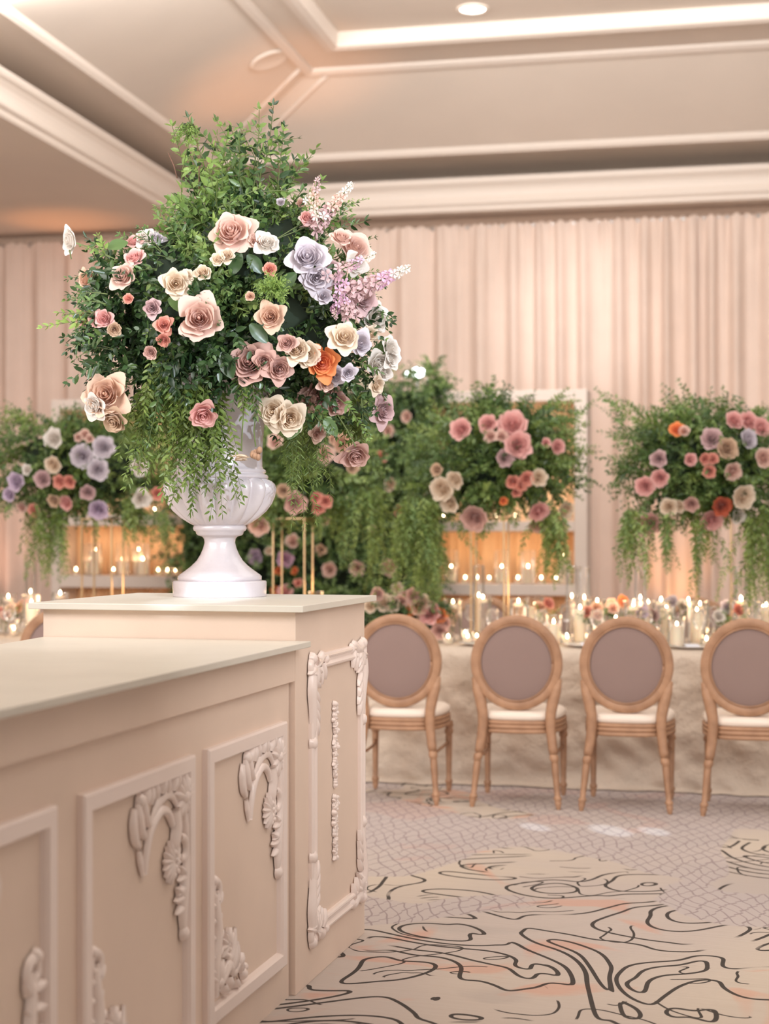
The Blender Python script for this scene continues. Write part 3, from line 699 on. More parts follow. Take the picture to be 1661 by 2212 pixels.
# ------------------------------------------------------------------ chairs
def build_chair():
    """local frame: x lateral, +y towards the table, origin on the floor midway between the rear feet"""
    P = {}
    zc, rx, rz = .738, .236, .246
    b = MB(); n = 56; V = []; F = []
    sec = [(0, -.018), (.006, -.022), (.04, -.022), (.047, -.016), (.047, .016), (.04, .020), (.006, .020), (0, .014)]
    for i in range(n):
        a = 2*PI*i/n
        for (w, yy) in sec: V.append(((rx-w)*math.cos(a), yy+.02*math.sin(a)*-1, zc+(rz-w)*math.sin(a)))
    m = len(sec)
    for i in range(n):
        k = (i+1) % n
        for j in range(m): F.append((i*m+j, k*m+j, k*m+(j+1) % m, i*m+(j+1) % m))
    b.add(V, F); P['back_frame'] = b.mesh('back_frame', M['wood'], True)
    b = MB(); V = []; F = []
    for (k, yy) in ((1, -.010), (.985, -.014), (.95, -.0165), (.5, -.0175), (.5, .028), (.96, .018), (1, .008)):
        for i in range(40):
            a = 2*PI*i/40; V.append(((rx-.046)*k*math.cos(a), yy-.02*math.sin(a)*k, zc+(rz-.046)*k*math.sin(a)))
    for j in range(6):
        if j == 3: continue
        for i in range(40): F.append((j*40+i, j*40+(i+1) % 40, (j+1)*40+(i+1) % 40, (j+1)*40+i))
    F.append(tuple(3*40+i for i in range(40))); F.append(tuple(4*40+i for i in range(39, -1, -1)))
    b.add(V, F); P['backrest'] = b.mesh('backrest', M['mauve'], True)
    b = MB(); b.tube([((rx-.049)*math.cos(a), -.022-.02*math.sin(a), zc+(rz-.049)*math.sin(a)) for a in [2*PI*i/48 for i in range(49)]], .0045, 6); P['piping'] = b.mesh('piping', M['wood'], True)
    # rear legs: flat curved stile from the oval, turned below
    for s in (-1, 1):
        b = MB()
        st = [(.218, -.002, .66, .016), (.206, .0, .60, .024), (.186, .0, .54, .030), (.176, .0, .48, .027), (.174, -.002, .42, .026), (.180, -.006, .36, .025), (.188, -.014, .30, .024), (.193, -.02, .275, .022)]
        b.tube([(s*x, y, z) for x, y, z, r in st], [r for *_, r in st], 8, flat=.72, up=(0, 1, 0))
        tn = [(.193, .275, .016), (.1945, .268, .022), (.196, .255, .024), (.198, .242, .022), (.199, .236, .017), (.2, .228, .019), (.204, .18, .0185), (.212, .10, .015), (.2155, .066, .014), (.216, .06, .020), (.217, .05, .021), (.218, .042, .015), (.219, .036, .018), (.221, .012, .013), (.222, 0, .010)]
        nf = 16; V = []; F = []
        for i, (x, z, r) in enumerate(tn):
            for j in range(nf):
                a = 2*PI*j/nf; rr = r*(1-.14*(j % 2)*(1 if .07 < z < .23 else 0)); V.append((s*x+rr*math.cos(a), -.02-(.275-z)*.16+rr*math.sin(a), z))
        for i in range(len(tn)-1):
            for j in range(nf): F.append((i*nf+j, (i+1)*nf+j, (i+1)*nf+(j+1) % nf, i*nf+(j+1) % nf))
        b.add(V, F); P[('rear_leg', s)] = b.mesh('leg', M['wood'], True)
        b = MB(); tf = [(.385, .022), (.36, .024), (.345, .018), (.335, .024), (.32, .024), (.31, .017), (.30, .019), (.12, .015), (.07, .014), (.062, .020), (.05, .020), (.04, .014), (.032, .017), (0, .010)]
        V = []; F = []
        for i, (z, r) in enumerate(tf):
            for j in range(nf):
                a = 2*PI*j/nf; rr = r*(1-.14*(j % 2)*(1 if .08 < z < .29 else 0)); V.append((s*.205+rr*math.cos(a), .40+rr*math.sin(a), z))
        for i in range(len(tf)-1):
            for j in range(nf): F.append((i*nf+j, (i+1)*nf+j, (i+1)*nf+(j+1) % nf, i*nf+(j+1) % nf))
        b.add(V, F); P[('front_leg', s)] = b.mesh('leg', M['wood'], True)
        b = MB(); b.tube([(s*.195, -.01, .262), (s*.185, .1, .25), (s*.19, .3, .255), (s*.205, .40, .27)], [.010, .008, .008, .010], 8); P[('stretcher', s)] = b.mesh('stretcher', M['wood'], True)
    # seat outline
    def seat_ring(off, z, n=44):
        R = []
        for i in range(n):
            a = 2*PI*i/n; cx, sy = math.cos(a), math.sin(a)
            e = 3.2; k = (abs(cx)**e+abs(sy)**e)**(-1/e); x = cx*k; y = sy*k
            w = .205+.045*(y+1)/2+off; R.append((x*w, .205+y*(.225+off), z))
        return R
    def seat_loft(rings, mname, name):
        n = len(rings[0]); V = sum(rings, []); F = []
        for j in range(len(rings)-1):
            for i in range(n): F.append((j*n+i, j*n+(i+1) % n, (j+1)*n+(i+1) % n, (j+1)*n+i))
        F.append(tuple(range(n-1, -1, -1))); F.append(tuple((len(rings)-1)*n+i for i in range(n)))
        return mesh_np(name, V, F, M[mname], True)
    P['seat_rail'] = seat_loft([seat_ring(o_, z) for o_, z in [(-.02, .375), (-.004, .375), (.0, .38), (.0, .392), (-.007, .395), (-.007, .399), (.001, .402), (.001, .414), (-.006, .417), (-.006, .421), (.0, .424), (.0, .436), (-.01, .44)]], 'wood', 'seat_rail')
    P['seat_cushion'] = seat_loft([seat_ring(o_, z) for o_, z in [(-.012, .44), (-.004, .447), (.0, .46), (-.006, .478), (-.025, .490), (-.07, .498), (-.14, .503)]], 'seatpad', 'seat_cushion')
    return P
CH = build_chair()
def chair(v, label, u=8.30, rot=0, group='oval back chairs along the near side of the table'):
    x, y, _ = RM(u, v); t = empty('dining_chair', (x, y, 0), label, 'chair', group, -TH+rot)
    for k, me in CH.items(): ob(k[0].replace('rear_', '').replace('front_', '') if isinstance(k, tuple) else k, me, t)
chair(-1.735, 'oval back oak chair half hidden by the tall white plinth')
chair(-1.106, 'oval back oak chair second from the plinth', rot=.015)
chair(-.545, 'oval back oak chair third from the plinth', u=8.29, rot=-.01)
chair(.06, 'oval back oak chair cut off by the right edge of the frame', u=8.27)
chair(-3.675, 'oval back oak chair peeking out left of the tall white plinth', u=8.42)
for v, l in ((uv_px(1042, 10.85), 'oval back chair on the far side of the table, below the right shelf'), (uv_px(1262, 10.85), 'oval back chair on the far side, right of the right shelf'), (uv_px(1505, 10.85), 'oval back chair on the far side, below the right edge arrangement')):
    chair(v, l, 10.85, PI, 'oval back chairs along the far side of the table')
# ------------------------------------------------------------------ bar counter and tall plinth
BA = math.radians(14.5); BS, BC = math.sin(BA), math.cos(BA)
CB = np.array([-.2706, 4.93])
def BP(a, w, z, out=0):     # a: toward the camera along the side, w: leftwards across, out: proud of the right face
    x = CB[0]-BS*a-BC*(w-out); y = CB[1]-BC*a+BS*(w-out); return (x, y, z)
def bbox(b, a0, a1, w0, w1, z0, z1):
    return b.hexa([BP(a1, w1, z0), BP(a1, w0, z0), BP(a0, w0, z0), BP(a0, w1, z0), BP(a1, w1, z1), BP(a1, w0, z1), BP(a0, w0, z1), BP(a0, w1, z1)])
PH, PD, PW = 1.188, .80, .839
pl = empty('tall_plinth', BP(-.4, .42, 0), 'tall pale wooden plinth with moulded side panel that carries the urn', 'plinth')
b = MB(); bbox(b, -PD, 0, 0, PW, 0, PH-.02); rpart('body', pl, b, M['bar'], bev=.002)
b = MB(); bbox(b, -PD-.035, .036, -.035, PW+.035, PH-.02, PH); rpart('top_board', pl, b, M['bartop'], bev=.002)
LH, LA = 1.08, 2.45
lc = empty('low_counter', BP(1.2, .4, 0), 'long low pale counter with framed panels and a cream top, in the foreground', 'counter')
b = MB(); g = .012
V = [BP(LA, .62, 0), BP(LA, .018, 0), BP(g, .018, 0), BP(g, .80, 0), BP(LA, .62, LH-.018), BP(LA, .018, LH-.018), BP(g, .018, LH-.018), BP(g, .80, LH-.018)]
b.hexa(V); rpart('body', lc, b, M['bar'])
b = MB(); bbox(b, g, LA+.002, -.002, .02, .958, LH-.018); rpart('fascia', lc, b, M['bar'], bev=.0015)
b = MB(); b.hexa([BP(LA+.04, .60, LH-.018), BP(LA+.04, -.05, LH-.018), BP(.004, -.05, LH-.018), BP(.004, .832, LH-.018), BP(LA+.04, .60, LH), BP(LA+.04, -.05, LH), BP(.004, -.05, LH), BP(.004, .832, LH)])
rpart('top_board', lc, b, M['bartop'], bev=.002)
# dark shadow gap closing strip between counter and plinth is real space (12 mm)

# ---- ornament builder: planar coordinates (s to the right seen from the face, t up), proud height h
def face_map(a_right, z0, base_out):
    """s positive = away from camera (to the right in the photograph) => a decreases"""
    return lambda s, t, h: Vector(BP(a_right-s, 0, z0+t, base_out+h))
def o_stroke(b, fm, pts, R, hk=.8):
    # half-round tapering stroke
    n = len(pts); P2 = []; 
    # catmull subdivision
    pp = [pts[0]]+list(pts)+[pts[-1]]; rr = [R[0]]+list(R)+[R[-1]]; Q = []; RR = []
    for i in range(1, len(pp)-2):
        for k in range(5):
            t = k/5; f = lambda p0, p1, p2, p3: .5*((2*p1)+(-p0+p2)*t+(2*p0-5*p1+4*p2-p3)*t*t+(-p0+3*p1-3*p2+p3)*t**3)
            Q.append((f(pp[i-1][0], pp[i][0], pp[i+1][0], pp[i+2][0]), f(pp[i-1][1], pp[i][1], pp[i+1][1], pp[i+2][1]))); RR.append(rr[i]*(1-t)+rr[i+1]*t)
    Q.append(pts[-1]); RR.append(R[-1])
    V = []; F = []; m = 7
    for i, (x, y) in enumerate(Q):
        a, c = Q[max(0, i-1)], Q[min(len(Q)-1, i+1)]; dx, dy = c[0]-a[0], c[1]-a[1]; L_ = math.hypot(dx, dy)+1e-9; nx, ny = -dy/L_, dx/L_; r = RR[i]
        for j in range(m):
            th = PI*j/(m-1); V.append(fm(x+nx*r*math.cos(th), y+ny*r*math.cos(th), r*hk*math.sin(th)))
    for i in range(len(Q)-1):
        for j in range(m-1): F.append((i*m+j, i*m+j+1, (i+1)*m+j+1, (i+1)*m+j))
    F.append(tuple(range(m))); F.append(tuple(len(Q)*m-1-j for j in range(m)))
    b.add(V, F)
def o_lobe(b, fm, x, y, ang, L, w, h=.35, curl=.0):
    # pointed ridged leaf lobe
    V = []; F = []; ca, sa = math.cos(ang), math.sin(ang); n = 6; m = 5
    for i in range(n):
        t = i/(n-1); ww = w*math.sin(PI*min(1, .18+t*.82))**.8*(1 if t < 1 else .1)+.0008
        for j in range(m):
            s = 2*j/(m-1)-1; lx = t*L; ly = s*ww+curl*t*t*L; hh = (1-s*s)*(w*h*2)*(.4+.6*math.sin(PI*(.15+.7*t)))+(.15*w*math.cos(3*PI*s)*(1-t))
            V.append(fm(x+lx*ca-ly*sa, y+lx*sa+ly*ca, max(hh, 0)+.0005))
    for i in range(n-1):
        for j in range(m-1): F.append((i*m+j, (i+1)*m+j, (i+1)*m+j+1, i*m+j+1))
    b.add(V, F)
def o_ball(b, fm, x, y, r, h=.8):
    V = [fm(x, y, r*h)]; F = []; n = 10
    for k in (1, 2, 3):
        th = PI/2*k/3
        for j in range(n): a = 2*PI*j/n; V.append(fm(x+r*math.sin(th)*math.cos(a), y+r*math.sin(th)*math.sin(a), r*h*math.cos(th)))
    for j in range(n):
        l = (j+1) % n; F.append((0, 1+j, 1+l))
        for k in range(2): F.append((1+k*n+j, 1+(k+1)*n+j, 1+(k+1)*n+l, 1+k*n+l))
    b.add(V, F)
def spiral(cx, cy, r0, r1, a0, turns, n=12):
    return [(cx+(r0+(r1-r0)*i/n)*math.cos(a0+turns*2*PI*i/n), cy+(r0+(r1-r0)*i/n)*math.sin(a0+turns*2*PI*i/n)) for i in range(n+1)]
def corner_orn(b, fm, k=1.0):
    """big acanthus corner; corner at (0,0), arms to -s and -t"""
    S_ = lambda pts: [(x*k, y*k) for x, y in pts]; 
    def st(pts, R, h=.8): o_stroke(b, fm, S_(pts), [r*k for r in R], h)
    def lb(x, y, a, L, w, h=.4, c=0): o_lobe(b, fm, x*k, y*k, math.radians(a), L*k, w*k, h, c)
    # left volute and its ribs
    st([(-.385, -.055), (-.395, -.09), (-.385, -.13), (-.355, -.155)], [.010, .016, .016, .009], 1.0)
    st([(-.365, -.04), (-.36, -.08), (-.345, -.115), (-.315, -.14)], [.010, .017, .016, .008], 1.1)
    st([(-.335, -.035), (-.325, -.07), (-.305, -.10), (-.275, -.115)], [.010, .015, .013, .007], 1.2)
    o_ball(b, fm, -.352*k, -.040*k, .022*k, 1.0)
    # sweeping arch
    st([(-.318, -.235), (-.31, -.185), (-.28, -.125), (-.22, -.09), (-.165, -.10), (-.13, -.14)], [.009, .012, .014, .015, .013, .010], 1.1)
    st([(-.30, -.155), (-.25, -.085), (-.19, -.055), (-.13, -.06), (-.09, -.10)], [.008, .013, .016, .014, .008], .7)
    st([(-.355, -.165), (-.345, -.20), (-.33, -.235)], [.010, .012, .006], .9)
    # crest leaves along the top
    for i, (x, y, a) in enumerate(((-.325, -.045, 60), (-.29, -.05, 75), (-.25, -.04, 95), (-.21, -.035, 70), (-.17, -.035, 100), (-.135, -.04, 60), (-.10, -.03, 95))): lb(x, y-.01, a, .050, .017, .55, .15)
    # corner shell
    for i in range(7): lb(-.055, -.075, 5+i*27, .072, .017, .55)
    o_ball(b, fm, -.055*k, -.075*k, .024*k, 1.0)
    for a in (200, 235, 270, 305, 335): lb(-.055, -.085, a, .055, .015, .5)
    # central stem with husk below the arch
    st([(-.115, -.10), (-.105, -.15), (-.115, -.19), (-.10, -.235)], [.022, .026, .024, .012], .8)
    # ribbed shell boss
    for i in range(8): lb(-.135, -.235, 110+i*21, .062, .014, .6)
    for a in (60, 30, 0, -30, -60, 90): lb(-.12, -.235, a, .040, .012, .6, .2)
    for i, (x, y) in enumerate(((-.125, -.215), (-.118, -.235), (-.124, -.255), (-.105, -.245), (-.132, -.275), (-.11, -.268))): o_ball(b, fm, x*k, y*k, .012*k, 1.5)
    st(spiral(-.062, -.225, .042, .014, 1.8, -.65, 8), [.010, .013, .014, .014, .013, .012, .011, .010, .008], 1.0)
    # descending arm
    st([(-.045, -.12), (-.025, -.19), (-.03, -.26), (-.052, -.33), (-.058, -.40), (-.05, -.445)], [.012, .018, .020, .024, .022, .014], .8)
    st([(-.02, -.10), (-.012, -.16), (-.02, -.21)], [.010, .012, .006], .8)
    for (x, y, a, L) in ((-.04, -.29, 200, .055), (-.05, -.315, 215, .055), (-.055, -.345, 195, .062), (-.062, -.37, 210, .05), (-.045, -.285, 160, .04), (-.06, -.335, 170, .05)): lb(x, y, a, L, .014, .6, -.2)
    o_ball(b, fm, -.052*k, -.448*k, .023*k, .9); o_ball(b, fm, -.028*k, -.452*k, .012*k, 1.1)
def lower_orn(b, fm, k=1.0):
    """bottom left corner; corner (0,0), arms +s and +t"""
    def st(pts, R, h=.8): o_stroke(b, fm, [(x*k, y*k) for x, y in pts], [r*k for r in R], h)
    def lb(x, y, a, L, w, h=.4, c=0): o_lobe(b, fm, x*k, y*k, math.radians(a), L*k, w*k, h, c)
    st([(.05, .04), (.035, .10), (.045, .16), (.06, .22), (.05, .29), (.045, .34)], [.014, .022, .024, .024, .020, .012], .8)
    st(spiral(.04, .345, .034, .010, -1.2, 1.2), [.014]*6+[.012]*4+[.010]*3, 1.0); o_ball(b, fm, .03*k, .375*k, .018*k, 1.1)
    for (x, y, a) in ((.03, .30, 150), (.03, .26, 165), (.04, .25, 20), (.055, .20, 15), (.03, .21, 160), (.025, .16, 170), (.05, .155, 10), (.03, .11, 150), (.055, .30, 35)): lb(x, y, a, .045, .013, .6, .2)
    for i in range(7): lb(.06, .075, 10+i*24, .07, .015, .55)
    o_ball(b, fm, .06*k, .075*k, .022*k, 1.1)
    for i in range(7): lb(.14, .165, 30+i*30, .052, .012, .6)
    for (x, y) in ((.14, .165), (.148, .15), (.152, .18), (.135, .135)): o_ball(b, fm, x*k, y*k, .011*k, 1.4)
    st([(.06, .05), (.11, .08), (.15, .10), (.19, .07), (.235, .08), (.27, .05)], [.012, .02, .022, .018, .016, .01], .8)
    st([(.14, .13), (.175, .12), (.20, .155), (.215, .20)], [.01, .016, .016, .006], .8)
    for (x, y, a) in ((.17, .08, 60), (.20, .085, 75), (.235, .08, 50), (.25, .06, 100), (.10, .06, 300), (.15, .07, 280), (.2, .05, 300)): lb(x, y, a, .075 if a in (60, 75) else .04, .018, .55, .1)
    o_ball(b, fm, .275*k, .045*k, .02*k, 1.0); o_ball(b, fm, .30*k, .06*k, .013*k, 1.0)
def frame_bar(b, pts, w, h, base):
    """mitred frame around a rectangle on the face: pts = (a_right, a_left, z0, z1), bevelled section"""
    ar, al, z0, z1 = pts
    prof_ = [(0, 0), (0, h*.75), (w*.12, h), (w*.80, h), (w*.92, h*.6), (w, 0)]
    V = []; F = []
    for (q, hh) in prof_:
        for (a, z) in ((ar+q, z0+q), (al-q, z0+q), (al-q, z1-q), (ar+q, z1-q)): V.append(BP(a, 0, z, base+hh))
    for i in range(len(prof_)-1):
        for j in range(4): k = (j+1) % 4; F.append((i*4+j, i*4+k, (i+1)*4+k, (i+1)*4+j))
    b.add(V, F)
BO = -.018
for i, (ar, al) in enumerate(((.081, .743), (.835, 1.496), (1.623, 2.285))):
    b = MB(); frame_bar(b, (ar, al, .114, .845), .048, .020, BO); fr = rpart('panel_frame', lc, b, M['orn'], bev=0)
    if i < 2:
        b = MB(); corner_orn(b, face_map(ar+.012, .845-.028, BO+.004), .92); ob('corner_ornament', b.mesh('corner_ornament', M['orn'], True), fr)
        b = MB(); lower_orn(b, face_map(al-.040, .114+.030, BO+.004), .92); ob('corner_ornament', b.mesh('corner_ornament', M['orn'], True), fr)
    else:
        b = MB(); fq = face_map(ar+.050, .114+.07, BO+.004); lower_orn(b, lambda s, t, h: fq(-s, t, h), .98); ob('corner_ornament', b.mesh('corner_ornament', M['orn'], True), fr)
        b = MB(); fq2 = face_map(al-.05, .845-.028, BO+.004); corner_orn(b, lambda s, t, h: fq2(-s, t, h), .92); ob('corner_ornament', b.mesh('corner_ornament', M['orn'], True), fr)
# plinth side panel
zb_, zt_ = .118, 1.035; a_l, a_r = -.115, -.775
def rail(name, p0, p1, w, h):
    # ogee rail between face points (a,z)
    (a0, z0), (a1, z1) = p0, p1; dx, dz = a1-a0, z1-z0; L_ = math.hypot(dx, dz); nx, nz = -dz/L_, dx/L_
    prof_ = [(-.5, 0), (-.5, .6), (-.4, .95), (-.28, 1), (-.15, .7), (-.1, .5), (.1, .5), (.15, .7), (.28, 1), (.4, .95), (.5, .6), (.5, 0)]
    V = []; F = []
    for (a, z) in ((a0, z0), (a1, z1)):
        for q, hh in prof_: V.append(BP(a+nx*q*w, 0, z+nz*q*w, hh*h))
    m = len(prof_); F = [(j, j+1, m+j+1, m+j) for j in range(m-1)]+[tuple(range(m-1, -1, -1)), tuple(range(m, 2*m))]
    b = MB(); b.add(V, F); return rpart(name, pl, b, M['orn'])
rail('panel_rail', (-.158, .30), (-.158, .88), .05, .017); rail('panel_rail', (-.735, .30), (-.735, .93), .05, .017)
rail('panel_rail', (-.26, zt_-.035), (-.66, zt_-.035), .048, .018); rail('panel_rail', (-.27, zb_+.04), (-.66, zb_+.04), .048, .018)
def plinth_corner(sx, sy, ac, zc_):
    """tall leafy corner of the plinth panel; sx,sy: +1/-1 direction of the arms (s right, t up)"""
    b = MB(); f0 = face_map(0, 0, .004)
    fm = lambda s, t, h: f0(-ac+sx*s, zc_+sy*t, h)
    def st(p, R, h=.9): o_stroke(b, fm, p, R, h)
    def lb(x, y, a, L, w, h=.5, c=0): o_lobe(b, fm, x, y, math.radians(a), L, w, h, c)
    st([(.03, .07), (.022, .12), (.032, .18), (.038, .24), (.036, .275)], [.024, .026, .022, .018, .012], .9)
    st(spiral(.045, .045, .034, .008, 2.6, 1.2), [.014]*5+[.012]*4+[.01]*4, 1.1)
    st([(.06, .03), (.10, .035), (.14, .02), (.17, .03)], [.022, .02, .018, .010], .9)
    for a in (20, 50, 80, 110, 140, -20, 165): lb(.055, .05, a, .065, .016, .6)
    for (x, y, a) in ((.05, .12, 40), (.055, .15, 50), (.055, .18, 45), (.06, .21, 60), (.11, .05, 70), (.14, .04, 60), (.05, .09, 20)): lb(x, y, a, .06, .014, .6, .15)
    o_ball(b, fm, .035, .285, .024, .9); o_ball(b, fm, .175, .03, .02, .9); o_ball(b, fm, .03, .02, .022, 1)
    o = ob('corner_ornament', b.mesh('corner_ornament', M['orn'], True), pl); o.location = -pl.location
plinth_corner(1, -1, a_l, zt_); plinth_corner(-1, -1, a_r, zt_+.01); plinth_corner(1, 1, a_l, zb_-.01); plinth_corner(-1, 1, a_r, zb_)
def drop(z1, z0, wide):
    b = MB(); fm = face_map(-.41, 0, .002); rs = np.random.RandomState(int(z1*100)); n = 26
    o_stroke(b, fm, [(0, z1), (.004, (z0+z1)/2), (0, z0)], [.004, .008, .004], 1)
    for i in range(n):
        f = i/(n-1); t = z1+(z0-z1)*f; w = .026*(math.sin(PI*min(1, .15+f))**.5 if not wide else (1.15-.85*f)); w *= (.6+.5*abs(math.sin(i*1.3)))
        for q in range(3):
            x = rs.uniform(-w, w)
            if rs.rand() < .5: o_ball(b, fm, x, t+rs.normal()*.004, .006+.005*rs.rand(), 1.5)
            else: o_lobe(b, fm, x*.4, t, rs.rand()*6.3, .022, .007, .8)
    o = ob('flower_drop', b.mesh('flower_drop', M['orn'], True), pl); o.location = -pl.location
drop(.845, .578, False); drop(.545, .345, True)

# ------------------------------------------------------------------ urn
UX, UY = -.571, 5.62
urn = empty('urn', (UX, UY, PH), 'large white fluted urn standing on the tall plinth', 'urn')
def uz(py): return EYE-(py-HOR)/622-PH
def ur(r): return r/622
b = MB(); b.lathe([(ur(100), .0), (ur(100.5), .004), (ur(101), uz(1257)), (ur(99), uz(1254))], n=48); o = ob('base', b.mesh('base', M['urn'], True), urn)
b = MB()
b.lathe([(ur(90), uz(1254.5)), (ur(90.5), uz(1244)), (ur(88), uz(1243)), (ur(87), uz(1241)), (ur(74), uz(1232)), (ur(61), uz(1222)), (ur(50), uz(1211)), (ur(42), uz(1198)), (ur(36), uz(1184)), (ur(33), uz(1172)), (ur(34), uz(1164)), (ur(38), uz(1159)), (ur(46), uz(1157)), (ur(50), uz(1154)), (ur(52), uz(1148)), (ur(56), uz(1146)), (ur(58), uz(1141)), (ur(56), uz(1136)), (ur(54), uz(1134))], n=48)
ob('foot', b.mesh('foot', M['urn'], True), urn)
pr = [(52, 1137, 0), (66, 1130, .02), (82, 1118, .07), (95, 1104, .11), (105, 1088, .13), (111, 1072, .135), (114, 1056, .13), (112, 1046, .12), (107, 1039, .09), (101, 1035, .03), (99, 1033, 0)]
b = MB(); b.lathe([(ur(r), uz(y)) for r, y, _ in pr], n=192, lobes=16, amp=[a*1.5 for *_, a in pr]); ob('bowl', b.mesh('bowl', M['urn'], True), urn)
b = MB(); b.lathe([(ur(r), uz(y)) for r, y in [(99, 1036), (104, 1034), (105, 1030), (102, 1026), (97, 1025), (97, 1023), (100, 1020), (99, 1016), (94, 1013), (92, 1008), (91.5, 990), (92.5, 960), (95, 930), (98, 900), (102, 870), (107, 845), (113, 825), (121, 810), (126, 806), (129, 800), (128, 794), (121, 790), (112, 792), (104, 830), (98, 880)]], n=64); ob('neck', b.mesh('neck', M['urn'], True), urn)

# ------------------------------------------------------------------ generic arrangement
def outline_sprigs(arr, c, pts, Yc, depth, n, LVs, st, rs, ll, lw, gap, shell=(.55, 1.0), droop=2.5, slen=.5, up=.25, tint=.5):
    """sprigs whose tips fill an outline drawn in the picture plane at depth Yc"""
    R = outline_R(pts, c); k = Yc/FPX; C0 = np.array(PT(c[0], c[1], Yc))
    for i in range(n):
        th = rs.rand()*2*PI; ps = rs.uniform(-.65*PI/2, PI/2*.98) if rs.rand() < .85 else rs.uniform(-PI/2, 0)
        r = R(th)*k*rs.uniform(*shell); tip = C0+np.array([r*math.cos(th)*math.cos(ps), -depth*math.sin(ps)*rs.uniform(*shell), r*math.sin(th)*math.cos(ps)])
        out = unit(tip-C0); L_ = slen*np.linalg.norm(tip-C0)*rs.uniform(.5, 1.0)+.05; d = unit(out+np.array([0, 0, up])+rs.normal(size=3)*.25)
        p0 = tip-d*L_+np.array([0, 0, .5*droop*L_*L_*.5]); LV = LVs[rs.randint(len(LVs))]
        clump = tint+.2*math.sin(th*3+ps*2)
        sprig(LV, st, p0, d, L_, droop, ll*rs.uniform(.7, 1.25), lw*rs.uniform(.7, 1.2), gap, rs, clump, .15)
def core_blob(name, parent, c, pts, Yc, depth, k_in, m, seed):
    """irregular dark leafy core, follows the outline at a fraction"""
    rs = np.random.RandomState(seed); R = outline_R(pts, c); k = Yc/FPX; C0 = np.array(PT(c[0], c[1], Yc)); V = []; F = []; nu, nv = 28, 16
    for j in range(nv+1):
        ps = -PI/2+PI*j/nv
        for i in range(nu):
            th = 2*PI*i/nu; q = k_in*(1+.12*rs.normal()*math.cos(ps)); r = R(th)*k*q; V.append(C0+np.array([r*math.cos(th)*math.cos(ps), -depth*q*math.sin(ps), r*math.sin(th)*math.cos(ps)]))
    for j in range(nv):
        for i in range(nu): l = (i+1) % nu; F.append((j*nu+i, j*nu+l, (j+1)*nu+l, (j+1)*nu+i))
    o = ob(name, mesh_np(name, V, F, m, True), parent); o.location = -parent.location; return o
def stand(px, u, topz, label):
    v = uv_px(px, u); x, y, _ = RM(u, v); t = empty('flower_stand', (x, y, TZ), label, 'stand', 'gold flower stands on the banquet table', -TH)
    h = topz-TZ; w = .098
    for sx in (-1, 1):
        for sy in (-1, 1): b = MB(); b.box((sx*w, sy*w, h/2), (.009, .009, h)); ob('leg', b.mesh('leg', M['gold']), t)
    for z, nm in ((.006, 'base_plate'), (h-.006, 'top_plate')): b = MB(); b.box((0, 0, z), (2*w+.012, 2*w+.012, .008)); ob(nm, b.mesh(nm, M['gold']), t)
    return (x, y)
def bgarr(label, px, u, c, pts, trails, roses, seed, standz, depth=.36, n=640):
    rs = np.random.RandomState(seed); x, y = stand(px, u, standz, 'slim gold frame stand under '+{1: 'the leftmost', 2: 'the second', 3: 'the third', 4: 'the rightmost'}[seed]+' arrangement')
    Yc = y; t = empty('flower_arrangement', (x, y, standz), label, 'flower arrangement', 'raised flower arrangements on gold stands')
    A, B_, Cc = Leaves(), Leaves(), Leaves(); st = []
    core_blob('foliage_core', t, c, pts, Yc, depth, .5, M['dark_filler'], seed)['kind'] = 'stuff'
    outline_sprigs(t, c, pts, Yc, depth, n, [A, B_, B_, Cc], st, rs, .046, .023, .021, (.55, 1.10))
    outline_sprigs(t, c, pts, Yc, depth*.6, n//6, [A, B_], st, rs, .036, .018, .024, (1.0, 1.2), slen=.35)
    for (tx0, tx1, ty0, ty1, nn) in trails:
        for i in range(nn):
            qx = rs.uniform(tx0, tx1); p0 = np.array(PT(qx, ty0+rs.rand()*25, Yc-rs.uniform(0, .3))); L_ = (ty1-ty0)*Yc/FPX*rs.uniform(.55, 1.05)
            sprig(Cc if rs.rand() < .5 else B_, st, p0, (rs.normal()*.2, -.1, -1), L_, 1.5, .042, .016, .011, rs, .6, .03, 1.0, .3, alt=True)
    for L_, nm, m in ((A, 'foliage', 'leafd'), (B_, 'foliage', 'leaf'), (Cc, 'foliage', 'vine')):
        o = ob(nm, L_.mesh(nm, M[m], seed), t); o.location = -t.location; o['kind'] = 'stuff'
    o = ob('stems', stem_mesh('stems', st, M['stem']), t); o.location = -t.location; o['kind'] = 'stuff'
    R = outline_R(pts, c)
    for (qx, qy, r, col) in roses:
        dx, dy = qx-c[0], -(qy-c[1]); q = min(.97, math.hypot(dx, dy)/max(1, R(math.atan2(dy, dx)))); Yr = Yc-depth*math.sqrt(1-q*q)*.95-.02
        p = PT(qx, qy, Yr); f = (dx/R(0)*.7+rs.normal()*.15, -1, dy/R(0)*.7+rs.normal()*.15-.05); rose_small(t, p, r/FPX*Yr*1.13, col, f, rs)
    return t
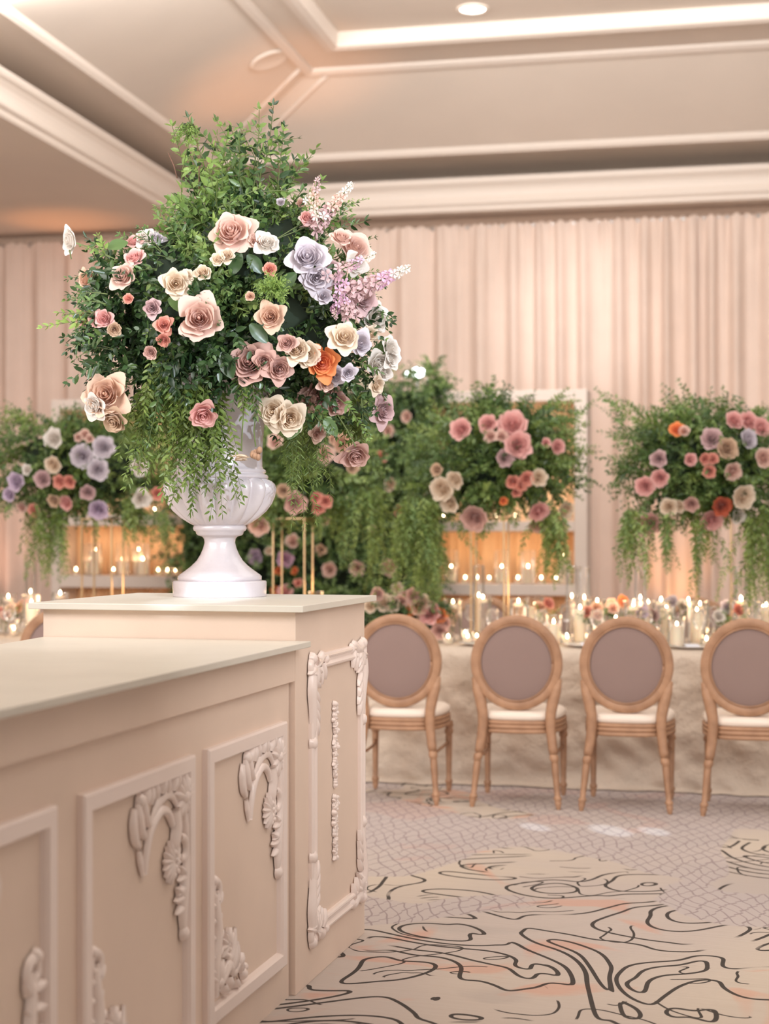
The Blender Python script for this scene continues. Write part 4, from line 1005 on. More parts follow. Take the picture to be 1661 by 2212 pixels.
bgarr('raised arrangement of greenery with white and lilac roses at far left', 222, 9.55, (190, 1000),
      [(-40, 905), (60, 878), (130, 900), (200, 880), (290, 890), (370, 930), (395, 1000), (390, 1080), (340, 1115), (260, 1125), (190, 1130), (110, 1120), (30, 1100), (-40, 1090), (-70, 1000)],
      [(62, 140, 1080, 1250, 26), (255, 300, 1060, 1165, 16), (-20, 20, 1080, 1130, 5), (200, 215, 1100, 1150, 3), (310, 370, 1090, 1170, 10)],
      [(118, 948, 18, 'white'), (178, 985, 21, 'lav'), (224, 967, 20, 'lav'), (212, 1015, 19, 'lav'), (117, 1003, 16, 'cream'), (38, 1040, 17, 'lilac'), (22, 1068, 13, 'lilac'), (94, 1035, 16, 'mauve'), (131, 1040, 13, 'coral'), (151, 1040, 12, 'coral'),
       (190, 1063, 14, 'mauve'), (145, 1085, 14, 'pink'), (76, 1102, 13, 'coral'), (214, 1100, 18, 'lilac'), (305, 1076, 17, 'white'), (300, 1010, 16, 'white'), (60, 1015, 10, 'white'), (340, 1065, 12, 'coral'), (184, 939, 10, 'blush'), (170, 945, 8, 'blush'), (194, 948, 8, 'blush'), (48, 1095, 10, 'blush'), (118, 1080, 12, 'tan')], 1, 1.50)
bgarr('raised arrangement of greenery and pink roses partly hidden behind the urn', 633, 9.55, (650, 1010),
      [(520, 960), (560, 915), (620, 895), (700, 885), (780, 910), (830, 960), (850, 1030), (800, 1100), (720, 1135), (640, 1140), (570, 1130), (520, 1070)],
      [(690, 740, 1060, 1180, 10), (760, 830, 1040, 1240, 18), (560, 590, 1080, 1140, 5)],
      [(700, 981, 18, 'blush'), (738, 958, 19, 'peach'), (722, 950, 12, 'peach'), (637, 1086, 20, 'dusty'), (683, 1075, 11, 'coral'), (704, 1083, 12, 'coral'), (688, 1096, 12, 'coral'), (560, 1132, 20, 'blush'), (612, 1060, 13, 'tan'), (760, 1010, 12, 'tan'), (595, 955, 14, 'blush')], 2, 1.50, n=520)
bgarr('raised arrangement of greenery with pink roses in front of the right shelf', 1058, 9.55, (1085, 990),
      [(870, 1060), (875, 960), (900, 900), (960, 880), (1010, 860), (1055, 832), (1110, 860), (1150, 880), (1210, 858), (1262, 870), (1255, 920), (1272, 1000), (1270, 1060), (1230, 1090), (1190, 1130), (1130, 1110), (1080, 1115), (1030, 1140), (960, 1120), (900, 1110)],
      [(872, 945, 1060, 1300, 55), (1160, 1215, 1090, 1250, 22), (1105, 1118, 1090, 1140, 3), (1020, 1050, 1110, 1160, 4), (1000, 1010, 1090, 1160, 3)],
      [(997, 929, 20, 'pink'), (1055, 917, 17, 'pink'), (1107, 921, 27, 'pink'), (1060, 943, 12, 'blush'), (1083, 943, 12, 'blush'), (1118, 962, 24, 'pink'), (1090, 988, 17, 'mauve'), (985, 1035, 17, 'cream'), (957, 1055, 22, 'cream'), (973, 1087, 17, 'cream'), (1108, 1040, 13, 'coral'),
       (1137, 1034, 14, 'coral'), (1125, 1047, 12, 'coral'), (1115, 1062, 10, 'coral'), (1162, 1032, 16, 'cream'), (1179, 957, 9, 'pink'), (1203, 965, 14, 'pink'), (1162, 1103, 19, 'pink'), (1157, 1133, 15, 'blush'), (1202, 1141, 19, 'cream'), (1026, 1117, 24, 'dusty'), (1222, 1100, 15, 'cream'), (945, 1015, 12, 'tan'), (1087, 1082, 8, 'orange')], 3, 1.50, n=820)
bgarr('raised arrangement of greenery with pink roses and one rust rose at far right', 1541, 9.50, (1530, 1000),
      [(1335, 1060), (1322, 1000), (1340, 920), (1325, 850), (1375, 880), (1420, 890), (1480, 842), (1550, 862), (1610, 880), (1680, 890), (1730, 960), (1730, 1060), (1690, 1120), (1620, 1120), (1560, 1130), (1500, 1140), (1440, 1130), (1380, 1130), (1350, 1110)],
      [(1355, 1392, 1090, 1240, 20), (1420, 1450, 1100, 1240, 7), (1500, 1540, 1100, 1270, 9), (1608, 1636, 1090, 1330, 12), (1640, 1690, 1080, 1280, 18)],
      [(1462, 930, 14, 'orange'), (1478, 932, 10, 'blush'), (1537, 950, 20, 'mauve'), (1569, 970, 20, 'tan'), (1613, 949, 18, 'lav'), (1585, 910, 17, 'pink'), (1616, 912, 18, 'pink'), (1642, 925, 18, 'pink'), (1423, 991, 15, 'mauve'), (1490, 993, 12, 'pink'), (1523, 991, 11, 'coral'), (1539, 992, 11, 'coral'), (1532, 1018, 12, 'coral'),
       (1426, 1032, 16, 'pink'), (1394, 1050, 18, 'pink'), (1581, 1017, 17, 'blush'), (1445, 1095, 16, 'cream'), (1466, 1092, 13, 'cream'), (1493, 1088, 14, 'dusty'), (1558, 1092, 18, 'rust'), (1536, 1122, 20, 'pink'), (1603, 1072, 22, 'cream'), (1403, 1129, 19, 'pink'), (1593, 1115, 13, 'white'), (1648, 990, 18, 'blush')], 4, 1.50, n=820)

# ------------------------------------------------------------------ things on the banquet table
TPZ = TZ+.003
def tp(px, u): v = uv_px(px, u); x, y, _ = RM(u, v); return x, y
rs = np.random.RandomState(12)
G1 = 'lit candles among the glassware on the banquet table'
spots = [(905, 9.5, 'taper'), (978, 9.45, 'float'), (1043, 9.8, 'float'), (1120, 9.6, 'float'), (1180, 9.5, 'votive'), (1196, 9.3, 'pillar'), (1253, 9.5, 'tall'), (1290, 9.6, 'float'), (1225, 9.3, 'votive'), (1368, 9.45, 'float'), (1385, 9.7, 'tall'), (1428, 9.5, 'float'), (1462, 9.25, 'pillar'),
         (1487, 9.55, 'float'), (1505, 9.4, 'tall'), (1512, 9.6, 'float'), (1526, 9.3, 'votive'), (1602, 9.6, 'float'), (1618, 9.4, 'votive'), (1655, 9.5, 'float'), (1648, 9.7, 'tall'), (18, 9.6, 'float'), (68, 9.5, 'tall'), (30, 9.4, 'votive'), (2, 9.7, 'pillar'), (130, 9.9, 'float'), (55, 9.8, 'votive'),
         (1010, 9.25, 'votive'), (1030, 9.3, 'votive'), (1155, 9.75, 'tall'), (1330, 9.8, 'pillar'), (1405, 9.3, 'votive'), (1572, 9.3, 'votive'), (968, 9.2, 'votive'), (1275, 9.3, 'votive'), (1095, 9.85, 'votive'), (1440, 9.8, 'tall'), (1560, 9.8, 'votive'), (680, 9.7, 'votive'), (1005, 9.6, 'votive'), (1350, 9.3, 'votive')]
for (px, u, kd) in spots:
    x, y = tp(px, u)
    if kd == 'float': put_candle('float', x, y, TPZ, 'floating candle in a tall cylinder', 'floating candles on the banquet table', 'cylbig', .19+.03*rs.rand(), ('tall glass cylinder holding a floating candle on the table', 'glass', 'floating candle cylinders on the banquet table'))
    elif kd == 'votive': put_candle('votive', x, y, TPZ, 'small lit votive candle among the glassware on the table', 'votive candles on the banquet table', 'votive_cup', 0, ('small clear votive cup among the glassware on the table', 'glass', 'votive cups on the banquet table'))
    elif kd == 'taper':
        put_candle('taper', x, y, TPZ, 'slim lit taper candle at the left part of the table', None)
    else: put_candle(kd, x, y, TPZ, 'cream pillar candle burning in a tall glass on the table' if kd == 'tall' else 'short cream pillar candle burning in glass on the table', 'tall pillar candles on the banquet table' if kd == 'tall' else 'short pillar candles on the banquet table', 'cylbig' if kd == 'tall' else 'cyl', 0, ('tall glass cylinder around a pillar candle on the table', 'glass', 'pillar candle cylinders on the banquet table'))
for px, u in ((1262, 9.7), (1383, 9.75), (1600, 9.8), (1034, 9.9), (66, 9.9), (1235, 9.9)):
    x, y = tp(px, u); g = ob('glass_chimney', glass_proto('chimney'), loc=(x, y, TPZ), scale=(1, 1, 1.25)); tag(g, 'very tall slim glass chimney rising above the table candles', 'glass', 'glass chimneys on the banquet table')
    c = empty('taper_candle', (x, y, TPZ+.004), 'slim taper candle in a glass chimney', 'candle', 'taper candles in glass chimneys'); w, k, h = candle_proto('taper'); ob('wax', w, c); ob('wick', k, c); ob('flame', FL, c, loc=(0, 0, h+.002), scale=.7)
x, y = tp(683, 9.4); g = ob('glass_cylinder', glass_proto('smoke'), loc=(x, y, TPZ), scale=(.8, .8, 1.15)); tag(g, 'smoky glass cylinder just visible above the right part of the tall plinth', 'glass')
for v in np.arange(-4.4, .7, .62): lamp('candle_light', 'POINT', RM(9.5, v, 1.06), None, 3.2, (1, .64, .36), .10)
# place settings along the near edge
pv = [-1.42, -.82, -.24, .35, -3.85]
for i, v in enumerate(pv):
    x, y, _ = RM(9.17, v)
    o = empty('dinner_plate', (x, y, TPZ), 'white dinner plate at the near edge of the banquet table', 'plate', 'dinner plates on the banquet table')
    b = MB(); b.lathe([(0, .002), (.08, .002), (.135, .016), (.137, .018), (.08, .006), (0, .006)], n=28, cap=False); ob('rim', b.mesh('plate', M['plate'], True), o)
    b = MB(); b.box((0, 0, .012), (.075, .17, .012), .1); n_ = ob('napkin', b.mesh('napkin', M['napkin']), loc=(x, y, TPZ+.003), rot=(0, 0, -TH)); smooth_bevel(n_, .004); tag(n_, 'folded pale blue napkin lying on a dinner plate', 'napkin', 'napkins on the dinner plates')
k = 0
for v in np.arange(-4.4, .6, .30):
    for q, (kd, du) in enumerate((('goblet', .30), ('tumbler', .36), ('goblet', .92))):
        vv = v+.05*q+rs.normal()*.015; x, y, _ = RM(9.0+du+rs.rand()*.03, vv); px = CX+x/y*FPX
        if 95 < px < 790: continue
        g = ob({'goblet': 'wine_glass', 'tumbler': 'tumbler'}[kd], glass_proto(kd), loc=(x, y, TPZ)); tag(g, {'goblet': 'clear stemmed wine glass on the banquet table', 'tumbler': 'clear water tumbler on the banquet table'}[kd], 'glass', {'goblet': 'wine glasses on the banquet table', 'tumbler': 'tumblers on the banquet table'}[kd])
# small vases with a few blooms
for i, (px, u, cols, lab, hz) in enumerate(((1330, 9.55, ('orange', 'peach', 'blush', 'peach'), 'peach and orange roses in a small glass vase, centre of the table', .22), (1282, 9.5, ('peach', 'coral', 'blush'), 'coral and peach roses in a small vase behind the third chair', .18),
                                 (1395, 9.5, ('lav', 'lilac', 'mauve'), 'lilac roses in a small vase right of the third chair', .18), (1466, 9.6, ('lav', 'white'), 'white blooms in a slim vase between the third and last chair', .22), (1578, 9.5, ('lav', 'coral', 'blush', 'lav'), 'coral and pale lilac roses in a vase behind the last chair', .20),
                                 (1545, 9.35, ('white', 'white'), 'white blooms with green leaves beside the last chair', .15), (1170, 9.6, ('coral', 'peach'), 'coral buds in a vase behind the second chair', .20), (12, 9.5, ('peach', 'coral', 'blush', 'cream'), 'peach roses in a low vase at the far left of the table', .14), (52, 9.65, ('pink', 'peach'), 'pink and peach roses beside the leftmost chair', .16))):
    x, y = tp(px, u); vs = empty('bud_vase', (x, y, TPZ), lab.split(' in ')[0]+' in a bud vase' if False else 'small clear glass vase holding '+lab.split(' in ')[0].replace(' beside the last chair', '').replace(' beside the leftmost chair', ''), 'vase')
    ob('glass', glass_proto('vase'), vs)
    t = empty('small_bouquet', (x, y, TPZ+.01), lab, 'flowers'); st = []; LV = Leaves()
    for j, cc in enumerate(cols):
        a = j*2.1+i; dx, dy_ = .038*math.cos(a), .03*math.sin(a); z = hz+.02*math.cos(j*1.7); st.append(([(x, y, TPZ+.012), (x+dx*.4, y+dy_*.4, TPZ+z*.6), (x+dx, y+dy_, TPZ+z)], .002)); rose_small(t, (x+dx, y+dy_, TPZ+z), .034, cc, (math.cos(a)*.5, -1, .5), rs)
        sprig(LV, st, (x, y, TPZ+z*.5), (math.cos(a), -.3, 1), .12, 3, .035, .016, .02, rs, .5, .3)
    for nm, me in (('stems', stem_mesh('stems', st, M['stem'])), ('foliage', LV.mesh('foliage', M['leaf']))): o = ob(nm, me, t); o.location = -t.location; o['kind'] = 'stuff'
# low centrepiece of big roses behind the first chair
x, y = tp(880, 9.4); cp = empty('low_centrepiece', (x, y, TPZ), 'low cluster of cream, blush and coral roses on the table behind the first chair', 'flowers')
b = MB(); b.lathe([(.0, 0), (.06, 0), (.065, .01), (.015, .02), (.015, .06), (.10, .09), (.12, .12), (.11, .125)], n=20, cap=False); ob('bowl', b.mesh('bowl', M['gold'], True), cp)
LV = Leaves(); st = []
for i in range(90):
    a = rs.rand()*6.28; sprig(LV, st, (x+.1*math.cos(a), y+.06*math.sin(a), TPZ+.13), (math.cos(a), .6*math.sin(a)-.3, .35+rs.rand()), .14+.08*rs.rand(), 4, .035, .017, .02, rs, .4, .2)
o = ob('foliage', LV.mesh('foliage', M['leafd']), cp); o.location = -cp.location; o['kind'] = 'stuff'
b = MB(); b.ball((0, 0, .17), .12, (1.3, .9, .75), 16, 10); ob('foliage_core', b.mesh('foliage_core', M['dark_filler'], True), cp)['kind'] = 'stuff'
for (px, py, r, c_) in ((830, 1303, 17, 'cream'), (817, 1284, 13, 'dusty'), (848, 1305, 16, 'cream'), (893, 1288, 15, 'dusty'), (905, 1310, 18, 'peach'), (928, 1325, 22, 'pink'), (950, 1330, 14, 'orange'), (890, 1318, 12, 'orange'), (866, 1298, 14, 'blush'), (915, 1300, 15, 'cream'), (960, 1345, 12, 'dusty'), (800, 1310, 13, 'cream'), (950, 1362, 15, 'dusty')):
    Yr = y-.12; rose_small(cp, PT(px, py, Yr), r/FPX*Yr*1.1, c_, (rs.normal()*.3, -1, rs.normal()*.2+.2), rs)
# ------------------------------------------------------------------ the big bouquet
BY = 5.62; BCX, BCY = 495, 660
bq = empty('urn_bouquet', (UX, UY, PH+uz(800)), 'huge loose bouquet of garden roses, larkspur and trailing greenery filling the white urn', 'flower arrangement')
OUT = [(590, 440), (660, 440), (700, 450), (735, 480), (775, 540), (790, 600), (800, 660), (815, 720), (820, 780), (825, 840), (800, 890), (740, 910), (680, 915), (620, 905), (570, 870), (520, 850), (460, 850), (400, 880), (330, 900), (280, 880), (225, 820), (190, 760), (168, 700), (172, 640), (192, 580), (215, 530), (280, 520), (340, 520), (385, 470), (420, 430), (500, 420)]
rs = np.random.RandomState(21)
A, B_, Cc, Dd = Leaves(), Leaves(), Leaves(), Leaves(); ST = []; TW = []
DEP = .42
core_blob('foliage_core', bq, (BCX, BCY), OUT, BY, DEP, .70, M['dark_filler'], 9)['kind'] = 'stuff'
outline_sprigs(bq, (BCX, BCY), OUT, BY, DEP, 740, [A, A, Cc], ST, rs, .044, .024, .023, (.62, 1.02), 3, .42, .15, .5)
outline_sprigs(bq, (BCX, BCY), OUT, BY, DEP, 200, [A], ST, rs, .055, .030, .03, (.55, .85), 3, .35, .1, .35)
# ring of short leafy tips that feathers the outline
RB = outline_R(OUT, (BCX, BCY))
for i in range(110):
    th = rs.rand()*2*PI; r = RB(th)*.82; px, py = BCX+r*math.cos(th), BCY-r*math.sin(th); p0 = np.array(PT(px, py, BY-.1+rs.normal()*.1))
    sprig(A if rs.rand() < .6 else B_, ST, p0, (math.cos(th)+rs.normal()*.25, -.2+rs.normal()*.3, math.sin(th)+.25), RB(th)*BY/FPX*.26*rs.uniform(.6, 1.2), 4, .030, .014, .016, rs, .5, .15)
# upright leafy spray at the top
tips = [(590, 228), (530, 238), (560, 300), (655, 292), (640, 340), (690, 385), (425, 250), (398, 270), (470, 300), (500, 290), (420, 330), (385, 345), (395, 400), (375, 430), (610, 330), (575, 270), (545, 330), (450, 340), (520, 340), (480, 380), (650, 400), (700, 430), (740, 440), (600, 380), (430, 400), (370, 480), (400, 450), (660, 360), (540, 380), (500, 420)]
for i in range(78):
    tx, ty = tips[i % len(tips)]; j = 0 if i < len(tips) else 30
    tx += rs.normal()*j*.9; ty += abs(rs.normal())*j*1.6; Yt = BY-.05+rs.normal()*(.06 if j == 0 else .14)
    tip = np.array(PT(tx, ty, Yt)); base = np.array(PT(505+(tx-505)*.25+rs.normal()*22, 560, BY+rs.normal()*.08)); L_ = np.linalg.norm(tip-base)
    b0 = tip+(base-tip)*min(1, .15/L_+.25*rs.rand()); mid = (base+b0)/2+np.array([rs.normal()*.03, rs.normal()*.03, 0])
    T_ = B_ if rs.rand() < .62 else A
    P_ = sprig(T_, None, b0, (tip-b0)/np.linalg.norm(tip-b0)+np.array([rs.normal()*.25, 0, .1]), np.linalg.norm(tip-b0), 1.2, .042, .021, .027, rs, .35+.25*rs.rand(), .0, .9, .45, tipsmall=.6)
    for q in range(3 if ty > 300 else 1):        # side shoots
        pb = b0+(mid-b0)*rs.rand()*.8 if ty > 260 else P_[len(P_)//2]
        sprig(T_, ST, pb, (rs.normal(), rs.normal()*.6, .35), .10+.07*rs.rand(), 2.5, .040, .020, .027, rs, .35+.25*rs.rand(), .1, .9, .4)
    ST.append(([base, mid, b0, P_[len(P_)//2], P_[-1]], .0020))
for (x0, y0, x1, y1) in ((383, 385, 363, 330), (430, 420, 425, 300)):
    a_, c_ = np.array(PT(x0, y0, BY-.1)), np.array(PT(x1, y1, BY-.1)); TW.append(([a_, (a_+c_)/2+np.array([.004, 0, 0]), c_], .0022))
# drooping flowery head top left
for i in range(14):
    a_ = np.array(PT(418-rs.rand()*24, 262+rs.rand()*10, BY-.1)); sprig(B_, ST, a_, (rs.normal()*.3-.2, rs.normal()*.3, -.4), .07, 8, .016, .008, .006, rs, .6, 0)
# bright sprig far left, sprigs on the outline
for (x0, y0, x1, y1, ll, t_, LV) in ((250, 690, 92, 668, .040, .9, B_), (250, 560, 190, 512, .022, .5, B_), (230, 560, 215, 508, .03, .6, B_), (260, 760, 155, 705, .03, .4, A), (270, 800, 180, 790, .034, .4, A), (240, 700, 150, 735, .03, .4, A), (760, 640, 850, 700, .03, .5, A), (780, 800, 842, 870, .03, .5, A), (780, 860, 800, 945, .03, .5, A), (590, 520, 765, 430, .03, .5, A), (250, 820, 195, 880, .03, .4, A), (640, 500, 770, 385, .02, .8, B_)):
    a_, c_ = np.array(PT(x0, y0, BY-.2)), np.array(PT(x1, y1, BY-.2))
    for q in range(2): sprig(LV, ST, a_, (c_-a_)+rs.normal(size=3)*.02, np.linalg.norm(c_-a_)*(1 if q == 0 else .8), .8, ll, ll*.5, .018, rs, t_, .25, .7)
for i in range(90):
    p0 = np.array(PT(rs.uniform(370, 540), rs.uniform(700, 800), BY-.30+rs.normal()*.03)); sprig(A, None, p0, (rs.normal()*.7, -.5, -.3+rs.normal()*.5), .10+.06*rs.rand(), 4, .044, .025, .024, rs, .25, .05)
for i in range(230):
    qx, qy = (rs.uniform(220, 355), rs.uniform(570, 810)) if i % 3 else (rs.uniform(630, 770), rs.uniform(620, 890))
    p0 = np.array(PT(qx, qy, BY-.12+rs.normal()*.07)); sprig(A, None, p0, (rs.normal()*.7+(-.25 if qx < 400 else .2), -.5+rs.normal()*.3, rs.normal()*.5), .09+.07*rs.rand(), 4, .042, .023, .022, rs, .35, .05)
# light feathery clump near the centre
for i in range(46):
    p0 = np.array(PT(590+rs.normal()*6, 628+rs.normal()*6, BY-DEP-.02)); sprig(B_, None, p0, rs.normal(size=3)+np.array([0, -.7, .3]), .05, 3, .020, .006, .007, rs, .75, 0, .7)
# trailing vines
V2 = Leaves()
for (x0, x1, y0, ya, yb, n_, yd) in ((275, 330, 850, 900, 1000, 8, -.18), (310, 375, 820, 930, 1060, 16, -.26), (385, 478, 830, 920, 1070, 46, -.30), (400, 490, 860, 1040, 1115, 9, -.31), (606, 700, 900, 960, 1060, 32, -.08), (640, 665, 960, 1080, 1150, 4, -.08), (515, 560, 800, 850, 890, 8, -.33), (740, 800, 880, 930, 980, 14, -.05), (330, 385, 760, 880, 960, 12, -.30)):
    for i in range(n_):
        qx = rs.uniform(x0, x1); Y0 = BY+yd+rs.normal()*.03; p0 = np.array(PT(qx, y0+rs.normal()*15, Y0)); L_ = (rs.uniform(ya, yb)-y0)*BY/FPX
        fine = 600 <= x0 <= 660
        sprig(V2, ST, p0, (rs.normal()*.16, -.06+rs.normal()*.05, -1), L_, 2, .032 if not fine else .028, .013 if not fine else .006, .0105 if not fine else .009, rs, .5 if not fine else .6, .02, 1.05, .5, .0011, .7, alt=True)
# larger trailing leafy stems down the left centre
for (x0, y0, x1, y1) in ((375, 740, 330, 900), (385, 760, 400, 900), (370, 780, 372, 940), (350, 800, 335, 960), (520, 800, 500, 880), (545, 810, 550, 900)):
    a_, c_ = np.array(PT(x0, y0, BY-.36)), np.array(PT(x1, y1, BY-.36)); sprig(A, ST, a_, c_-a_, np.linalg.norm(c_-a_), 1.5, .036, .017, .020, rs, .6, .05)
# biggest 260 leaves of the shell become leaves of their own
def split(L_, n, m, seed, thr):
    rs_ = np.random.RandomState(seed); D, Bv, U = L_.frames(rs_); P = np.array(L_.P); idx = np.where((P[:, 1] < BY-.12) & (np.array(L_.L) > thr))[0]
    rr = np.random.RandomState(5); rr.shuffle(idx); idx = idx[:n]; protos = []
    for t in (.2, .4, .6, .8):
        protos.append(mesh_np('leaf', LT*np.array([1, .5, 1]), LTRI, M[m], False, [t]*8))
    for i in idx:
        Mx = Matrix((tuple(D[i]), tuple(Bv[i]), tuple(U[i]))).transposed(); o = ob('leaf', protos[min(3, int(L_.T[i]*4))], bq, rot=Mx.to_euler(), scale=(L_.L[i], L_.Wd[i]*2, L_.L[i])); o.location = Vector(P[i])-bq.location
    keep = np.ones(len(P), bool); keep[idx] = False; return np.where(keep)[0]
kA = split(A, 220, 'leafb', 1, .034); kB = split(B_, 70, 'leafl', 2, .026)
for L_, m, idx, sd in ((A, 'leafb', kA, 1), (B_, 'leafl', kB, 2), (Cc, 'leaf', None, 3), (V2, 'vine', None, 4)):
    o = ob('foliage', L_.mesh('foliage', M[m], sd, idx), bq); o.location = -bq.location; o['kind'] = 'stuff'
o = ob('stems', stem_mesh('stems', ST, M['stem']), bq); o.location = -bq.location; o['kind'] = 'stuff'
for P_, r in TW: b = MB(); b.tube([tuple(p) for p in P_], [r, r, r*.7], 6); o = ob('twig', b.mesh('twig', M['twig'], True), bq); o.location = -bq.location
# a few big dark rose leaves
def big_leaf(px, py, Y, L_, ang, tint_m='leafd', fz=.3):
    V = []; F = []; n = 8
    for i in range(n):
        t = i/(n-1); w = .30*math.sin(PI*min(1, t*.93+.04))**.75
        for j in range(5): s = j/2-1; V.append((t, s*w, .10*abs(s)*w*2-.12*t*t+.015*math.cos(6*t*PI)*abs(s)))
    F = [(i*5+j, (i+1)*5+j, (i+1)*5+j+1, i*5+j+1) for i in range(n-1) for j in range(4)]
    me = mesh_np('leaf', V, F, M[tint_m], True, [.22]*len(V)); d = Vector((math.cos(ang), 0, math.sin(ang))); nrm_ = Vector((0, -1, fz)).normalized(); y_ = nrm_.cross(d).normalized(); z_ = d.cross(y_).normalized()
    o = ob('leaf', me, bq, rot=Matrix((d, y_, z_)).transposed().to_euler(), scale=L_); o.location = Vector(PT(px, py, Y))-bq.location
for a in ((412, 672, BY-.40, .085, 2.6, 'leaf'), (745, 690, BY-.25, .075, -1.1, 'leaf'), (805, 755, BY-.2, .075, .1, 'leaf'), (520, 545, BY-.36, .08, -2.0), (535, 550, BY-.36, .075, -.9), (640, 590, BY-.4, .08, -2.4), (720, 570, BY-.34, .07, -1.8), (300, 905, BY-.25, .08, -.6, 'leaf'), (700, 905, BY-.25, .07, -.9, 'leaf'), (480, 760, BY-.4, .09, -1.2), (540, 700, BY-.42, .08, -.8), (650, 905, BY-.3, .08, -2.2, 'leaf'), (232, 535, BY-.2, .07, .3, 'leaf')): big_leaf(*a)

# roses: pixel, radius, colour, facing (x, z), label
RO = [(500, 500, 40, 'blush', -.15, .35, 'large open blush rose near the top centre'), (430, 688, 41, 'blush', .05, .05, 'large blush rose left of centre'), (584, 684, 26, 'peach', -.1, .0, 'small neat peach rose right of centre'),
      (228, 852, 40, 'peach', -.15, .1, 'big open peach rose at the lower left'), (203, 878, 24, 'white', -.7, -.3, None), (245, 908, 26, 'tan', -.5, -.9, None), (438, 896, 27, 'pink', .2, -.8, 'pink rose nodding in front of the urn'),
      (590, 890, 30, 'cream', -.3, -.1, 'cream rose at the urn rim, left one of the pair'), (626, 905, 30, 'cream', .3, -.3, 'cream rose at the urn rim, right one of the pair'), (538, 783, 40, 'dusty', -.15, .1, 'ruffled dusty pink rose above the urn rim'),
      (603, 797, 26, 'dusty', .3, -.2, None), (640, 755, 24, 'cream', -.2, .3, None), (664, 765, 26, 'cream', .2, -.1, 'cream rose beside the orange rose'), (695, 783, 31, 'orange', .2, -.1, 'vivid orange garden rose'),
      (687, 857, 32, 'dusty', -.1, .0, None), (728, 872, 25, 'dusty', .5, -.3, None), (660, 870, 18, 'blush', -.4, -.1, None), (722, 812, 20, 'lav', .3, -.3, None), (767, 985, 29, 'dusty', .3, -.9, 'dusty pink rose hanging on a long stem at lower right'),
      (828, 888, 27, 'mauve', .8, -.2, 'mauve rose turned away at the right edge'), (745, 728, 28, 'cream', .2, .3, None), (778, 742, 24, 'lav', .5, .1, None), (812, 686, 28, 'white', 1.0, .1, 'white rose seen from the side at right'), (845, 752, 22, 'white', 1.0, .3, None), (818, 785, 24, 'white', .6, -.5, None),
      (815, 832, 17, 'cream', .8, -.3, None), (768, 536, 34, 'blush', .6, .4, 'large pale blush rose at the upper right'), (738, 512, 20, 'blush', .4, .8, None), (664, 556, 37, 'lav', .0, .35, 'large pale lavender rose right of centre top'), (684, 600, 28, 'lav', .1, -.2, None), (712, 585, 22, 'mauve', .5, -.1, None),
      (785, 645, 27, 'mauve', .6, .1, None), (577, 524, 22, 'white', .2, .4, None), (552, 518, 16, 'blush', -.2, .3, None), (151, 520, 25, 'white', -1.3, -.1, 'shaggy white flower on a long stem at far left'), (318, 512, 22, 'white', .1, 1.0, None), (288, 520, 16, 'pink', -.3, .9, None), (338, 514, 16, 'lav', .4, .8, None),
      (290, 556, 20, 'pink', -.2, .6, None), (265, 597, 24, 'blush', -.3, .1, 'blush rose at the upper left'), (184, 603, 21, 'peach', -1.0, 0, None), (380, 613, 25, 'cream', .2, -.1, None), (402, 596, 15, 'cream', .3, .4, None), (437, 588, 16, 'cream', -.1, .3, None), (490, 552, 15, 'cream', .1, .2, None), (583, 582, 13, 'coral', .2, 0, None),
      (328, 665, 17, 'mauve', -.1, -.1, None), (354, 702, 16, 'coral', .1, 0, 'small coral spray rose at left'), (353, 735, 13, 'coral', -.1, -.6, None), (180, 686, 18, 'pink', -.6, 0, None), (224, 688, 19, 'pink', -.2, .1, None), (247, 712, 13, 'tan', .2, -.3, None), (325, 762, 13, 'dusty', -.2, -.3, None), (521, 988, 17, 'cream', .0, -1.6, 'cream bloom hanging upside down in front of the urn'),
      (687, 937, 16, 'blush', .3, -.3, None), (664, 470, 15, 'pink', .2, .4, None), (650, 438, 9, 'blush', 0, .3, None), (606, 436, 8, 'lav', 0, .3, None), (752, 806, 15, 'lav', .2, -.3, None), (706, 612, 15, 'mauve', .2, -.2, None), (725, 668, 10, 'orchid', .1, 0, None), (540, 640, 9, 'peach', 0, 0, None), (846, 776, 17, 'white', .8, -.2, None), (832, 806, 16, 'white', .7, -.5, None), (800, 722, 18, 'cream', .5, .2, None), (700, 640, 15, 'lav', .2, 0, None), (470, 560, 13, 'cream', -.2, .2, None), (205, 690, 14, 'pink', -.4, 0, None), (705, 830, 16, 'blush', .3, -.4, None), (277, 645, 10, 'coral', -.2, .1, None), (770, 570, 22, 'white', .6, -.3, None), (620, 740, 18, 'dusty', -.2, .2, None), (508, 790, 20, 'blush', -.6, 0, None), (570, 780, 20, 'dusty', .1, -.3, None)]
for (px, py, r, col, fx, fz, lab) in RO:
    dx, dy = px-BCX, -(py-BCY); q = min(.98, math.hypot(dx, dy)/RB(math.atan2(dy, dx))); Y = BY-DEP*math.sqrt(1-q*q)*1.02-.03
    if py > 850: Y = BY-.32 if px < 660 else BY-.16
    if px > 730 and 450 < py < 860: Y -= .10
    if (px, py) in ((438, 896), (521, 988)): Y = BY-.44
    if (px, py) == (767, 985): Y = BY-.12
    R_ = r/FPX*Y*1.1
    p = Vector(PT(px, py, Y)); f = Vector((fx, -1 if abs(fz) < 1.2 else -.15, fz)); f.normalize()
    p = p-f*R_*.35
    if r >= 15: rose_big(bq, p, R_, col, f, rs, lab)
    else: rose_small(bq, p, R_, col, f, rs, label=lab)
